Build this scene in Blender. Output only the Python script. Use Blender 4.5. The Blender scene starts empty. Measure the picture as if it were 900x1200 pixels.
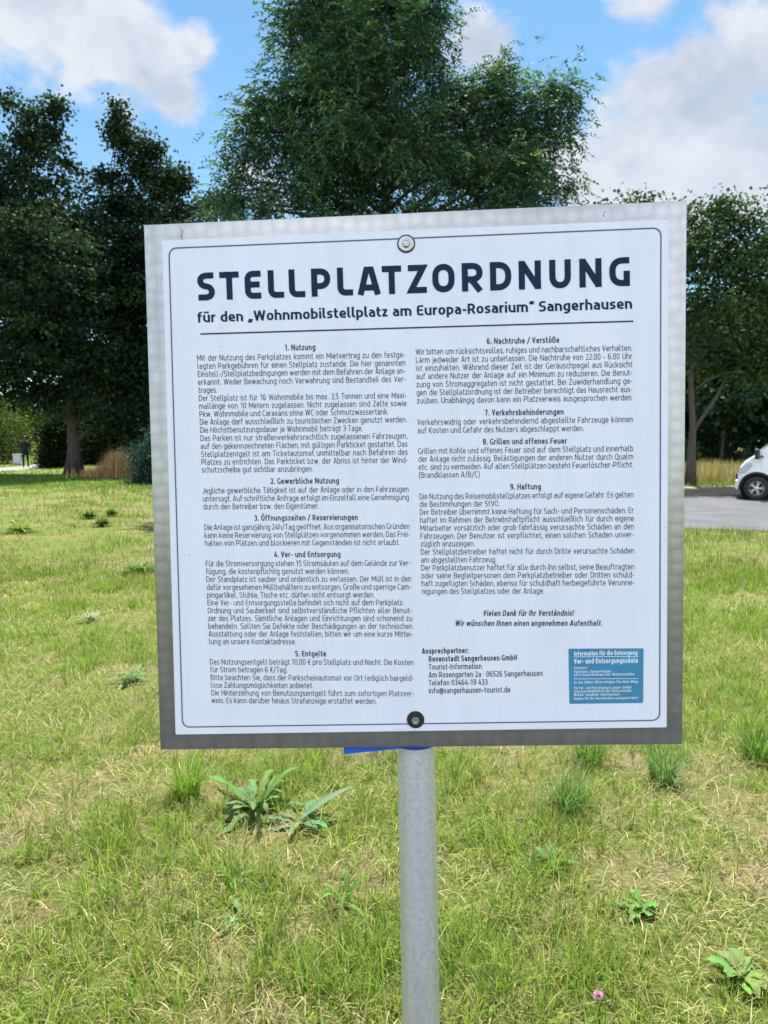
import bpy, bmesh, math, random
import numpy as np
from mathutils import Vector, Matrix

R = math.radians
rng = np.random.default_rng(7)
random.seed(7)
S = bpy.context.scene
COL = S.collection

# ------------------------------------------------------------------ camera, sky, sun, exposure
CAM = Vector((0.0, 0.0, 1.55))
PITCH = 5.32
FPX = 902.0                                   # focal length in pixels of the 900 x 1200 photograph
cd = bpy.data.cameras.new('camera')
cam = bpy.data.objects.new('camera', cd); COL.objects.link(cam)
cam.location = CAM
cam.rotation_euler = (R(90 - PITCH), 0, 0)
cd.sensor_fit = 'VERTICAL'; cd.sensor_height = 36.0; cd.sensor_width = 27.0
cd.lens = 36.0 * FPX / 1200.0
cd.clip_start = 0.05; cd.clip_end = 3000
cd.dof.use_dof = True; cd.dof.focus_distance = 1.3; cd.dof.aperture_fstop = 13.0
S.camera = cam

SUN_EL, SUN_AZ = 63.0, 7.0
sdir = Vector((math.cos(R(SUN_EL)) * math.sin(R(SUN_AZ)), math.cos(R(SUN_EL)) * math.cos(R(SUN_AZ)), math.sin(R(SUN_EL))))
sl = bpy.data.lights.new('sun', 'SUN'); sl.energy = 4.8; sl.angle = R(0.53); sl.color = (1.0, 0.965, 0.90)
so = bpy.data.objects.new('sun', sl); COL.objects.link(so)
so.rotation_euler = sdir.to_track_quat('Z', 'Y').to_euler(); so.location = (10, 10, 40)

S.view_settings.view_transform = 'Standard'; S.view_settings.look = 'None'
S.view_settings.exposure = 1.4; S.view_settings.gamma = 1.0; S.view_settings.use_curve_mapping = False

CP, SP = math.cos(R(PITCH)), math.sin(R(PITCH))
def ray(px, py):
    x = (px - 450) / FPX; y = (py - 600) / FPX
    return Vector((x, CP - y * SP, -SP - y * CP))
def ground(px, py):
    d = ray(px, py); t = -CAM.z / d.z
    return CAM + d * t
def at_depth(px, py, Y):
    d = ray(px, py); return CAM + d * (Y / d.y)

world = bpy.data.worlds.new('World'); S.world = world; world.use_nodes = True
def build_world():
    nt = world.node_tree; nt.nodes.clear()
    N = nt.nodes.new; L = nt.links.new
    out = N('ShaderNodeOutputWorld'); bg = N('ShaderNodeBackground'); bg.inputs['Strength'].default_value = 0.12
    L(bg.outputs[0], out.inputs[0])
    sky = N('ShaderNodeTexSky'); sky.sky_type = 'NISHITA'; sky.sun_disc = False
    sky.sun_elevation = R(SUN_EL); sky.sun_rotation = R(SUN_AZ)
    sky.air_density = 1.0; sky.dust_density = 0.1; sky.ozone_density = 2.0; sky.altitude = 200
    geo = N('ShaderNodeTexCoord')
    def math_(op, a, b=None, c=None, clamp=False):
        m = N('ShaderNodeMath'); m.operation = op; m.use_clamp = clamp
        for i, v in enumerate((a, b, c)):
            if v is None: continue
            if isinstance(v, (int, float)): m.inputs[i].default_value = v
            else: L(v, m.inputs[i])
        return m.outputs[0]
    def noise(scale, detail, rough, off=(0, 0, 0), stretch=(1, 1, 1), dist=0.0):
        mp = N('ShaderNodeMapping'); mp.inputs['Location'].default_value = off; mp.inputs['Scale'].default_value = stretch
        L(geo.outputs['Generated'], mp.inputs['Vector'])
        n = N('ShaderNodeTexNoise'); n.inputs['Scale'].default_value = scale; n.inputs['Detail'].default_value = detail
        n.inputs['Roughness'].default_value = rough; n.inputs['Distortion'].default_value = dist
        L(mp.outputs[0], n.inputs['Vector']); return n.outputs['Fac']
    def blobs(lst):
        acc = None
        for (px, py, r_px, amp) in lst:
            c = ray(px, py).normalized()
            r = r_px / FPX
            vd = N('ShaderNodeVectorMath'); vd.operation = 'DISTANCE'
            L(geo.outputs['Generated'], vd.inputs[0]); vd.inputs[1].default_value = c
            mr = N('ShaderNodeMapRange'); mr.interpolation_type = 'SMOOTHSTEP'
            mr.inputs['From Min'].default_value = 0.0; mr.inputs['From Max'].default_value = r * 1.5
            mr.inputs['To Min'].default_value = amp; mr.inputs['To Max'].default_value = 0.0
            L(vd.outputs['Value'], mr.inputs['Value'])
            acc = mr.outputs[0] if acc is None else math_('MAXIMUM', acc, mr.outputs[0])
        return acc
    front = blobs([(60, 5, 75, 1), (120, 40, 80, 1), (165, 80, 65, 1), (205, 115, 48, .95), (225, 60, 45, .7), (180, 0, 50, .6),
                   (760, 100, 60, .95), (720, 120, 45, .8), (830, 110, 90, 1.05), (890, 60, 90, 1.0), (760, 180, 100, 1), (860, 200, 120, 1.05),
                   (690, 200, 60, .85), (755, -5, 55, .8), (562, 60, 62, 1.15), (640, 200, 60, .6), (980, 150, 150, 1), (300, 200, 60, .42),
                   (1100, 60, 120, 1), (-150, 60, 100, .9)])
    wide = noise(2.3, 3, .5, (3.1, 1.2, .4))
    n1 = noise(7.5, 9, .58, (1.3, .2, 2.0), (1, 1, 1.35), .25)
    # cumulus added in the unseen sky behind the camera to light the sign
    sep = N('ShaderNodeSeparateXYZ'); L(geo.outputs['Generated'], sep.inputs[0])
    back = math_('MULTIPLY_ADD', sep.outputs['Y'], -1.4, .25, True)
    wb = math_('MULTIPLY', math_('MULTIPLY_ADD', wide, 2.6, -.62, True), back)
    base = math_('MAXIMUM', front, wb)
    dens = math_('MULTIPLY_ADD', math_('SUBTRACT', n1, .5), 2.3, math_('MULTIPLY_ADD', base, 1.15, -.42))
    mr = N('ShaderNodeMapRange'); mr.interpolation_type = 'SMOOTHSTEP'
    mr.inputs['From Min'].default_value = .0; mr.inputs['From Max'].default_value = .50
    L(dens, mr.inputs['Value'])
    mask = math_('MULTIPLY', mr.outputs[0], .93)
    # thickness shading: thick cores go blue-grey, thin lit rims stay white
    n2 = noise(9.0, 6, .55, (1.38, .23, 2.09), (1, 1, 1.35), .25)
    lit = math_('MULTIPLY_ADD', math_('SUBTRACT', n1, n2), 4.5, .5, True)
    core = math_('MULTIPLY_ADD', dens, -1.0, 1.25, True)
    lum = math_('MULTIPLY_ADD', lit, .55, math_('MULTIPLY', core, .55), True)
    cr = N('ShaderNodeMix'); cr.data_type = 'RGBA'
    cr.inputs['A'].default_value = (1.3, 1.6, 2.1, 1); cr.inputs['B'].default_value = (2.75, 2.82, 3.0, 1)
    L(lum, cr.inputs['Factor'])
    # pale air towards the horizon comes with the sky; the blue is deepened a little
    tint = N('ShaderNodeMix'); tint.data_type = 'RGBA'; tint.blend_type = 'MULTIPLY'; tint.inputs['Factor'].default_value = 1
    L(sky.outputs[0], tint.inputs['A']); tint.inputs['B'].default_value = SKY_TINT
    # extra brightness on the unseen clouds behind the camera lifts sign face and plate
    gain = math_('MULTIPLY_ADD', math_('MULTIPLY_ADD', sep.outputs['Y'], -1.6, .0, True), BACK_CLOUD_LIFT, 1.0)
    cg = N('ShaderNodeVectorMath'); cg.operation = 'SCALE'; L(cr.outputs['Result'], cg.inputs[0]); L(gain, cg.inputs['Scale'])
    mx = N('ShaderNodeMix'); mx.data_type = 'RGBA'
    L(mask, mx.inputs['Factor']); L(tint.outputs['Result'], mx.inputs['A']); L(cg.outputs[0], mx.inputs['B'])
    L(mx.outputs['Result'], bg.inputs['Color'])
BACK_CLOUD_LIFT = 2.6
SKY_TINT = (.45, .565, .54, 1)
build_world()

# ------------------------------------------------------------------ helpers
def tag(o, label=None, cat=None, group=None, kind=None):
    if label: o['label'] = label
    if cat: o['category'] = cat
    if group: o['group'] = group
    if kind: o['kind'] = kind
    return o
def empty(name, loc=(0, 0, 0), rz=0.0):
    o = bpy.data.objects.new(name, None); COL.objects.link(o)
    o.location = loc; o.rotation_euler = (0, 0, rz); o.empty_display_size = .2
    return o
def link(name, me, mat=None, parent=None):
    o = bpy.data.objects.new(name, me); COL.objects.link(o)
    if mat is not None:
        for m in (mat if isinstance(mat, (list, tuple)) else [mat]): me.materials.append(m)
    if parent: o.parent = parent
    return o
def obj(name, bm, mat=None, parent=None, smooth=False, weld=False):
    me = bpy.data.meshes.new(name)
    bmesh.ops.recalc_face_normals(bm, faces=bm.faces[:])
    bm.to_mesh(me); bm.free()
    if smooth: me.polygons.foreach_set('use_smooth', [True] * len(me.polygons))
    return link(name, me, mat, parent)
def np_mesh(name, verts, faces, cols=None, mat=None, parent=None, smooth=False):
    """verts (n,3); faces: list of (m,k) index arrays; cols (n,3) per-vertex"""
    me = bpy.data.meshes.new(name)
    me.vertices.add(len(verts)); me.vertices.foreach_set('co', np.asarray(verts, np.float32).ravel())
    loops = np.concatenate([f.ravel() for f in faces]).astype(np.int32)
    sizes = np.concatenate([np.full(len(f), f.shape[1]) for f in faces]).astype(np.int32)
    starts = np.concatenate([[0], np.cumsum(sizes)[:-1]]).astype(np.int32)
    me.loops.add(len(loops)); me.loops.foreach_set('vertex_index', loops)
    me.polygons.add(len(sizes)); me.polygons.foreach_set('loop_start', starts)
    if smooth: me.polygons.foreach_set('use_smooth', np.ones(len(sizes), bool))
    me.update(calc_edges=True)
    if cols is not None:
        a = me.attributes.new('tone', 'FLOAT_COLOR', 'POINT')
        c4 = np.ones((len(verts), 4), np.float32); c4[:, :3] = cols
        a.data.foreach_set('color', c4.ravel())
    return link(name, me, mat, parent)
def box(bm, c, s, mat4=None, bevel=0.0, seg=2):
    r = bmesh.ops.create_cube(bm, size=1.0)
    vs = r['verts']
    for v in vs: v.co = Vector((v.co.x * s[0] + c[0], v.co.y * s[1] + c[1], v.co.z * s[2] + c[2]))
    if bevel:
        es = list({e for v in vs for e in v.link_edges})
        rr = bmesh.ops.bevel(bm, geom=es, offset=bevel, segments=seg, affect='EDGES', profile=.5)
        vs = list({v for f in rr['faces'] for v in f.verts} | {v for v in vs if v.is_valid})
    if mat4 is not None:
        bmesh.ops.transform(bm, matrix=mat4, verts=[v for v in vs if v.is_valid])
    return vs
def tube(bm, pts, rads, n=8, cap=True):
    pts = [Vector(p) for p in pts]
    rings = []
    up = Vector((0, 0, 1))
    prev = None
    for i, p in enumerate(pts):
        a = pts[max(i - 1, 0)]; b = pts[min(i + 1, len(pts) - 1)]
        t = (b - a).normalized()
        if prev is None:
            u = t.cross(Vector((0, 1, 0)) if abs(t.y) < .9 else Vector((1, 0, 0))).normalized()
        else:
            u = (prev - t * prev.dot(t)).normalized()
        prev = u; w = t.cross(u)
        rings.append([bm.verts.new(p + (u * math.cos(2 * math.pi * k / n) + w * math.sin(2 * math.pi * k / n)) * rads[i]) for k in range(n)])
    for i in range(len(rings) - 1):
        for k in range(n):
            bm.faces.new((rings[i][k], rings[i][(k + 1) % n], rings[i + 1][(k + 1) % n], rings[i + 1][k]))
    if cap:
        bm.faces.new(rings[0][::-1]); bm.faces.new(rings[-1])
def lathe(bm, prof, n=32, axis='Z', closed=False):
    rings = []
    for (r, h) in prof:
        ring = []
        for k in range(n):
            a = 2 * math.pi * k / n
            p = (r * math.cos(a), r * math.sin(a), h) if axis == 'Z' else (r * math.cos(a), h, r * math.sin(a))
            ring.append(bm.verts.new(p))
        rings.append(ring)
    m = len(rings)
    for i in range(m if closed else m - 1):
        for k in range(n):
            j = (i + 1) % m
            bm.faces.new((rings[i][k], rings[i][(k + 1) % n], rings[j][(k + 1) % n], rings[j][k]))
    if not closed:
        for ring in (rings[0], rings[-1]):
            if prof[0 if ring is rings[0] else -1][0] > 1e-6: bm.faces.new(ring)
    return rings

# ------------------------------------------------------------------ materials
def new_mat(name):
    m = bpy.data.materials.new(name); m.use_nodes = True
    nt = m.node_tree; p = nt.nodes['Principled BSDF']
    return m, nt, p
def plain(name, col, rough=.6, metal=0.0, bump=0.0, bscale=40, var=.12, vscale=6, spec=None):
    m, nt, p = new_mat(name)
    N = nt.nodes.new; L = nt.links.new
    tc = N('ShaderNodeTexCoord')
    n = N('ShaderNodeTexNoise'); n.inputs['Scale'].default_value = vscale; n.inputs['Detail'].default_value = 6
    L(tc.outputs['Object'], n.inputs['Vector'])
    mx = N('ShaderNodeMix'); mx.data_type = 'RGBA'
    mx.inputs['A'].default_value = (*[c * (1 - var) for c in col], 1); mx.inputs['B'].default_value = (*[min(1, c * (1 + var)) for c in col], 1)
    L(n.outputs['Fac'], mx.inputs['Factor']); L(mx.outputs['Result'], p.inputs['Base Color'])
    p.inputs['Roughness'].default_value = rough; p.inputs['Metallic'].default_value = metal
    if spec is not None: p.inputs['Specular IOR Level'].default_value = spec
    if bump:
        n2 = N('ShaderNodeTexNoise'); n2.inputs['Scale'].default_value = bscale; n2.inputs['Detail'].default_value = 5
        L(tc.outputs['Object'], n2.inputs['Vector'])
        b = N('ShaderNodeBump'); b.inputs['Strength'].default_value = bump; b.inputs['Distance'].default_value = .02
        L(n2.outputs['Fac'], b.inputs['Height']); L(b.outputs[0], p.inputs['Normal'])
    return m
def leafy(name, mult=(1, 1, 1), trans=.35, rough=.55, tmult=(1.2, 1.35, .6), spec=.3):
    """two-sided leaf: own colour from the 'tone' attribute, light passes through"""
    m, nt, p = new_mat(name)
    N = nt.nodes.new; L = nt.links.new
    at = N('ShaderNodeAttribute'); at.attribute_name = 'tone'
    mu = N('ShaderNodeMix'); mu.data_type = 'RGBA'; mu.blend_type = 'MULTIPLY'; mu.inputs['Factor'].default_value = 1
    L(at.outputs['Color'], mu.inputs['A']); mu.inputs['B'].default_value = (*mult, 1)
    L(mu.outputs['Result'], p.inputs['Base Color']); p.inputs['Roughness'].default_value = rough
    p.inputs['Specular IOR Level'].default_value = spec
    tr = N('ShaderNodeBsdfTranslucent')
    m2 = N('ShaderNodeMix'); m2.data_type = 'RGBA'; m2.blend_type = 'MULTIPLY'; m2.inputs['Factor'].default_value = 1
    L(mu.outputs['Result'], m2.inputs['A']); m2.inputs['B'].default_value = (*tmult, 1)
    L(m2.outputs['Result'], tr.inputs['Color'])
    ms = N('ShaderNodeMixShader'); ms.inputs[0].default_value = trans
    L(p.outputs[0], ms.inputs[1]); L(tr.outputs[0], ms.inputs[2])
    L(ms.outputs[0], nt.nodes['Material Output'].inputs[0])
    return m
def bark_mat(name, col):
    m, nt, p = new_mat(name)
    N = nt.nodes.new; L = nt.links.new
    tc = N('ShaderNodeTexCoord'); mp = N('ShaderNodeMapping'); mp.inputs['Scale'].default_value = (6, 6, 1.2)
    L(tc.outputs['Object'], mp.inputs['Vector'])
    n = N('ShaderNodeTexNoise'); n.inputs['Scale'].default_value = 2.5; n.inputs['Detail'].default_value = 8; n.inputs['Roughness'].default_value = .65
    L(mp.outputs[0], n.inputs['Vector'])
    cr = N('ShaderNodeValToRGB'); cr.color_ramp.elements[0].position = .3; cr.color_ramp.elements[1].position = .72
    cr.color_ramp.elements[0].color = (*[c * .45 for c in col], 1); cr.color_ramp.elements[1].color = (*[c * 1.35 for c in col], 1)
    L(n.outputs['Fac'], cr.inputs[0]); L(cr.outputs[0], p.inputs['Base Color'])
    b = N('ShaderNodeBump'); b.inputs['Strength'].default_value = .7; b.inputs['Distance'].default_value = .03
    L(n.outputs['Fac'], b.inputs['Height']); L(b.outputs[0], p.inputs['Normal']); p.inputs['Roughness'].default_value = .9
    return m

def lawn_mat():
    m, nt, p = new_mat('lawn soil and thatch')
    N = nt.nodes.new; L = nt.links.new
    tc = N('ShaderNodeTexCoord')
    def noise(sc, det=6, ro=.6, st=(1, 1, 1)):
        mp = N('ShaderNodeMapping'); mp.inputs['Scale'].default_value = st
        L(tc.outputs['Object'], mp.inputs['Vector'])
        n = N('ShaderNodeTexNoise'); n.inputs['Scale'].default_value = sc; n.inputs['Detail'].default_value = det; n.inputs['Roughness'].default_value = ro
        L(mp.outputs[0], n.inputs['Vector']); return n.outputs['Fac']
    def ramp(f, a, b, ca, cb):
        cr = N('ShaderNodeValToRGB'); cr.color_ramp.elements[0].position = a; cr.color_ramp.elements[1].position = b
        cr.color_ramp.elements[0].color = (*ca, 1); cr.color_ramp.elements[1].color = (*cb, 1)
        L(f, cr.inputs[0]); return cr.outputs[0]
    def mix(f, a, b):
        mx = N('ShaderNodeMix'); mx.data_type = 'RGBA'; L(f, mx.inputs['Factor']); L(a, mx.inputs['A']); L(b, mx.inputs['B']); return mx.outputs['Result']
    straw = ramp(noise(85, 8, .75), .34, .66, (.10, .078, .04), (.36, .29, .15))
    green = ramp(noise(60, 8, .75), .32, .68, (.05, .08, .016), (.19, .24, .05))
    big = noise(.55, 7, .62); mid = noise(3.2, 6, .6)
    ad = N('ShaderNodeMath'); ad.operation = 'MULTIPLY_ADD'; L(mid, ad.inputs[0]); ad.inputs[1].default_value = .9; L(big, ad.inputs[2])
    msk = ramp(ad.outputs[0], .78, 1.08, (0, 0, 0), (1, 1, 1))
    L(mix(msk, straw, green), p.inputs['Base Color'])
    p.inputs['Roughness'].default_value = .95; p.inputs['Specular IOR Level'].default_value = .1
    b = N('ShaderNodeBump'); b.inputs['Strength'].default_value = .9; b.inputs['Distance'].default_value = .03
    L(noise(45, 9, .75), b.inputs['Height']); L(b.outputs[0], p.inputs['Normal'])
    return m
def gravel_mat(name, lo, hi, sc=30):
    m, nt, p = new_mat(name)
    N = nt.nodes.new; L = nt.links.new
    tc = N('ShaderNodeTexCoord')
    n = N('ShaderNodeTexNoise'); n.inputs['Scale'].default_value = sc; n.inputs['Detail'].default_value = 9; n.inputs['Roughness'].default_value = .8
    n2 = N('ShaderNodeTexNoise'); n2.inputs['Scale'].default_value = .9; n2.inputs['Detail'].default_value = 6
    L(tc.outputs['Object'], n.inputs['Vector']); L(tc.outputs['Object'], n2.inputs['Vector'])
    ad = N('ShaderNodeMath'); ad.operation = 'MULTIPLY_ADD'; L(n2.outputs['Fac'], ad.inputs[0]); ad.inputs[1].default_value = .8; L(n.outputs['Fac'], ad.inputs[2])
    cr = N('ShaderNodeValToRGB'); cr.color_ramp.elements[0].position = .55; cr.color_ramp.elements[1].position = 1.2
    cr.color_ramp.elements[0].color = (*lo, 1); cr.color_ramp.elements[1].color = (*hi, 1)
    L(ad.outputs[0], cr.inputs[0]); L(cr.outputs[0], p.inputs['Base Color']); p.inputs['Roughness'].default_value = .9
    b = N('ShaderNodeBump'); b.inputs['Strength'].default_value = .6; b.inputs['Distance'].default_value = .015
    L(n.outputs['Fac'], b.inputs['Height']); L(b.outputs[0], p.inputs['Normal'])
    return m

def swirl_metal():
    """aluminium sheet with overlapping turned discs"""
    m, nt, p = new_mat('engine turned aluminium')
    N = nt.nodes.new; L = nt.links.new
    tc = N('ShaderNodeTexCoord')
    mp = N('ShaderNodeMapping'); mp.inputs['Scale'].default_value = (1 / .0205, 0, 1 / .0195)
    mp.inputs['Location'].default_value = (.3, 0, .15)
    L(tc.outputs['Object'], mp.inputs['Vector'])
    vo = N('ShaderNodeTexVoronoi'); vo.voronoi_dimensions = '3D'; vo.feature = 'F1'; vo.inputs['Scale'].default_value = 1.0; vo.inputs['Randomness'].default_value = .3
    L(mp.outputs[0], vo.inputs['Vector'])
    rg = N('ShaderNodeMath'); rg.operation = 'MULTIPLY'; L(vo.outputs['Distance'], rg.inputs[0]); rg.inputs[1].default_value = 75
    sn = N('ShaderNodeMath'); sn.operation = 'SINE'; L(rg.outputs[0], sn.inputs[0])
    neg = N('ShaderNodeMath'); neg.operation = 'MULTIPLY'; L(vo.outputs['Distance'], neg.inputs[0]); neg.inputs[1].default_value = -1.0
    h = N('ShaderNodeMath'); h.operation = 'MULTIPLY_ADD'; L(sn.outputs[0], h.inputs[0]); h.inputs[1].default_value = .03; L(neg.outputs[0], h.inputs[2])
    wn = N('ShaderNodeTexNoise'); wn.inputs['Scale'].default_value = 35; wn.inputs['Detail'].default_value = 4; L(tc.outputs['Object'], wn.inputs['Vector'])
    b = N('ShaderNodeBump'); b.inputs['Strength'].default_value = .09; b.inputs['Distance'].default_value = .0024
    L(h.outputs[0], b.inputs['Height']); L(b.outputs[0], p.inputs['Normal'])
    no = N('ShaderNodeTexNoise'); no.inputs['Scale'].default_value = 9; no.inputs['Detail'].default_value = 7; L(tc.outputs['Object'], no.inputs['Vector'])
    mr = N('ShaderNodeMapRange'); mr.inputs['To Min'].default_value = .20; mr.inputs['To Max'].default_value = .31; L(no.outputs['Fac'], mr.inputs['Value'])
    L(mr.outputs[0], p.inputs['Roughness'])
    cr = N('ShaderNodeMapRange'); cr.inputs['From Max'].default_value = 1; cr.inputs['To Min'].default_value = .31; cr.inputs['To Max'].default_value = .39
    L(wn.outputs['Fac'], cr.inputs['Value'])
    dm = N('ShaderNodeMapRange'); dm.inputs['From Min'].default_value = .1; dm.inputs['From Max'].default_value = .7; dm.inputs['To Min'].default_value = 1.08; dm.inputs['To Max'].default_value = .86
    L(vo.outputs['Distance'], dm.inputs['Value'])
    cm = N('ShaderNodeMath'); cm.operation = 'MULTIPLY'; L(cr.outputs[0], cm.inputs[0]); L(dm.outputs[0], cm.inputs[1])
    cc = N('ShaderNodeCombineColor'); [L(cm.outputs[0], cc.inputs[i]) for i in range(3)]
    L(cc.outputs[0], p.inputs['Base Color']); p.inputs['Metallic'].default_value = 1.0
    return m
def galvanised():
    m, nt, p = new_mat('galvanised steel')
    N = nt.nodes.new; L = nt.links.new
    tc = N('ShaderNodeTexCoord')
    mp = N('ShaderNodeMapping'); mp.inputs['Scale'].default_value = (60, 60, 2.2); L(tc.outputs['Object'], mp.inputs['Vector'])
    n = N('ShaderNodeTexNoise'); n.inputs['Scale'].default_value = 1; n.inputs['Detail'].default_value = 5; L(mp.outputs[0], n.inputs['Vector'])
    n2 = N('ShaderNodeTexNoise'); n2.inputs['Scale'].default_value = 140; n2.inputs['Detail'].default_value = 5; L(tc.outputs['Object'], n2.inputs['Vector'])
    ad = N('ShaderNodeMath'); ad.operation = 'MULTIPLY_ADD'; L(n.outputs['Fac'], ad.inputs[0]); ad.inputs[1].default_value = .8; L(n2.outputs['Fac'], ad.inputs[2])
    cr = N('ShaderNodeValToRGB'); cr.color_ramp.elements[0].position = .6; cr.color_ramp.elements[1].position = 1.25
    cr.color_ramp.elements[0].color = (.50, .52, .545, 1); cr.color_ramp.elements[1].color = (.64, .665, .695, 1)
    L(ad.outputs[0], cr.inputs[0]); L(cr.outputs[0], p.inputs['Base Color'])
    p.inputs['Metallic'].default_value = .6; p.inputs['Roughness'].default_value = .42
    b = N('ShaderNodeBump'); b.inputs['Strength'].default_value = .12; b.inputs['Distance'].default_value = .002
    L(ad.outputs[0], b.inputs['Height']); L(b.outputs[0], p.inputs['Normal'])
    return m

M = {}
M['lawn'] = lawn_mat()
M['gravel'] = gravel_mat('grey gravel', (.030, .033, .037), (.088, .092, .098))
M['dirt'] = gravel_mat('dry dirt with leaf litter', (.085, .066, .04), (.26, .205, .13), 18)
M['path'] = gravel_mat('pale path', (.14, .135, .12), (.26, .25, .23), 20)
M['swirl'] = swirl_metal()
M['galv'] = galvanised()
M['film'] = plain('white sign film', (.725, .752, .84), .40, 0, .05, 4, .035, 14, .32)
def streaks(m):
    nt = m.node_tree; N = nt.nodes.new; L = nt.links.new; p = nt.nodes['Principled BSDF']
    tc = N('ShaderNodeTexCoord'); mp = N('ShaderNodeMapping'); mp.inputs['Scale'].default_value = (26, 1, 2.2); L(tc.outputs['Object'], mp.inputs['Vector'])
    n = N('ShaderNodeTexNoise'); n.inputs['Scale'].default_value = 1; n.inputs['Detail'].default_value = 7; n.inputs['Roughness'].default_value = .65; L(mp.outputs[0], n.inputs['Vector'])
    n2 = N('ShaderNodeTexNoise'); n2.inputs['Scale'].default_value = 160; n2.inputs['Detail'].default_value = 2; L(tc.outputs['Object'], n2.inputs['Vector'])
    sp = N('ShaderNodeMapRange'); sp.inputs['From Min'].default_value = .73; sp.inputs['From Max'].default_value = .78; sp.inputs['To Min'].default_value = 1; sp.inputs['To Max'].default_value = .72; L(n2.outputs['Fac'], sp.inputs['Value'])
    mr = N('ShaderNodeMapRange'); mr.inputs['From Min'].default_value = .35; mr.inputs['From Max'].default_value = .75; mr.inputs['To Min'].default_value = 1.0; mr.inputs['To Max'].default_value = .92; L(n.outputs['Fac'], mr.inputs['Value'])
    mm = N('ShaderNodeMath'); mm.operation = 'MULTIPLY'; L(mr.outputs[0], mm.inputs[0]); L(sp.outputs[0], mm.inputs[1])
    src = p.inputs['Base Color'].links[0].from_socket
    sc = N('ShaderNodeVectorMath'); sc.operation = 'SCALE'; L(src, sc.inputs[0]); L(mm.outputs[0], sc.inputs['Scale']); L(sc.outputs[0], p.inputs['Base Color'])
streaks(M['film'])
M['navy'] = plain('dark navy print', (.012, .032, .066), .6, var=.05, spec=.06)
M['ink'] = plain('dark grey print', (.04, .048, .07), .6, var=.05, spec=.06)
M['line'] = plain('grey print line', (.10, .13, .19), .6, var=.05, spec=.06)
M['teal'] = plain('teal sticker film', (.035, .22, .37), .45, var=.25, vscale=25)
M['white_ink'] = plain('white print', (.72, .80, .84), .5, var=.03)
M['blue'] = plain('blue plastic strap', (.008, .085, .58), .4, var=.12, vscale=20)
M['rubber'] = plain('black rubber', (.014, .014, .015), .7, var=.15)
M['steel'] = plain('stainless steel', (.40, .40, .39), .34, 1.0, var=.06, vscale=200)
M['van_white'] = plain('white vehicle paint', (.74, .75, .77), .25, var=.02)
M['glass'] = plain('dark tinted glass', (.012, .016, .02), .06, var=.05)
M['black'] = plain('black plastic', (.016, .016, .017), .5, var=.1)
M['rim'] = plain('alloy rim', (.55, .55, .56), .3, .8, var=.05)
M['lamp'] = plain('clear lamp glass', (.45, .47, .5), .08, var=.1)
M['red'] = plain('red lamp glass', (.35, .01, .01), .15, var=.1)
M['skin'] = plain('skin', (.12, .07, .05), .55, var=.06)
M['jacket'] = plain('black cloth', (.005, .005, .006), .85, var=.2)
M['trouser'] = plain('dark blue cloth', (.006, .007, .010), .85, var=.2)
M['hair'] = plain('dark hair', (.02, .014, .01), .6, var=.2)
M['boxgrey'] = plain('pale grey coating', (.48, .53, .60), .5, var=.05)
M['concrete'] = plain('concrete', (.33, .32, .30), .9, 0, .2, 60)
M['bark_grey'] = bark_mat('grey brown bark', (.075, .066, .054))
M['bark_dark'] = bark_mat('dark bark', (.05, .042, .033))
M['leaf'] = leafy('tree leaves', trans=.22, rough=.65, spec=.07)
M['ash_leaf'] = leafy('ash leaves', trans=.25, rough=.6, spec=.1)
M['blade'] = leafy('grass blades', trans=.40, rough=.65, tmult=(1.08, 1.15, .8), spec=.2)
M['weed'] = leafy('weed leaves', trans=.3, rough=.65, tmult=(1.1, 1.25, .7), spec=.12)
M['dry'] = leafy('dry stalks', trans=.3, rough=.7, tmult=(1.1, 1.0, .8), spec=.15)

# ------------------------------------------------------------------ setting: ground, lot, path
def sheet(name, pts, z, mat, sub=0):
    bm = bmesh.new(); f = bm.faces.new([bm.verts.new((x, y, z)) for x, y in pts])
    o = obj(name, bm, mat); o['kind'] = 'structure'; return o
bm = bmesh.new()
g = 60
def gh(x, y):
    return 0.0
for i in range(g + 1):
    for j in range(g + 1): bm.verts.new((-600 + 1200 * i / g, -300 + 1200 * j / g, 0))
bm.verts.ensure_lookup_table()
for i in range(g):
    for j in range(g):
        a = i * (g + 1) + j
        bm.faces.new((bm.verts[a], bm.verts[a + g + 1], bm.verts[a + g + 2], bm.verts[a + 1]))
go = obj('ground', bm, M['lawn']); go['kind'] = 'structure'
for v in go.data.vertices: v.co.z = 0
near_edge = [(2.2, 15.6), (3.1, 14.4), (4.0, 14.0), (5.2, 13.55), (6.5, 13.0), (9, 12.4), (14, 11.8), (30, 10.5)]
LOT = near_edge + [(30, 22.5), (16, 21.3), (8.8, 20.9), (5, 20.9), (2.6, 20.6), (1.6, 18.5)]
sheet('gravel_lot', LOT, .006, M['gravel'])
DIRT = [(1.2, 21.2), (2.6, 20.55), (5, 20.85), (8.8, 20.85), (16, 21.25), (30, 22.4), (30, 28.0), (16, 26.6), (9, 26.2), (4, 25.6), (1.5, 24)]
sheet('dirt_strip', DIRT, .003, M['dirt'])
PATH = [(-40, 36.5), (-25, 37.0), (-19.4, 38.6), (-18.6, 41), (-19.5, 47), (-24, 60), (-31, 80), (-33.5, 80), (-26.5, 60), (-21.6, 47), (-21.6, 42.5), (-25, 40.2), (-40, 39.3)]
sheet('path', PATH, .005, M['path'])

M['added_asphalt'] = gravel_mat('dark asphalt', (.022, .022, .024), (.06, .06, .062), 60)
sheet('added_dark_road', [(-40, -9.0), (40, -9.0), (40, .55), (-40, .55)], .006, M['added_asphalt'])  # dark ground added out of view so the lower plate reflects something dark

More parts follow.
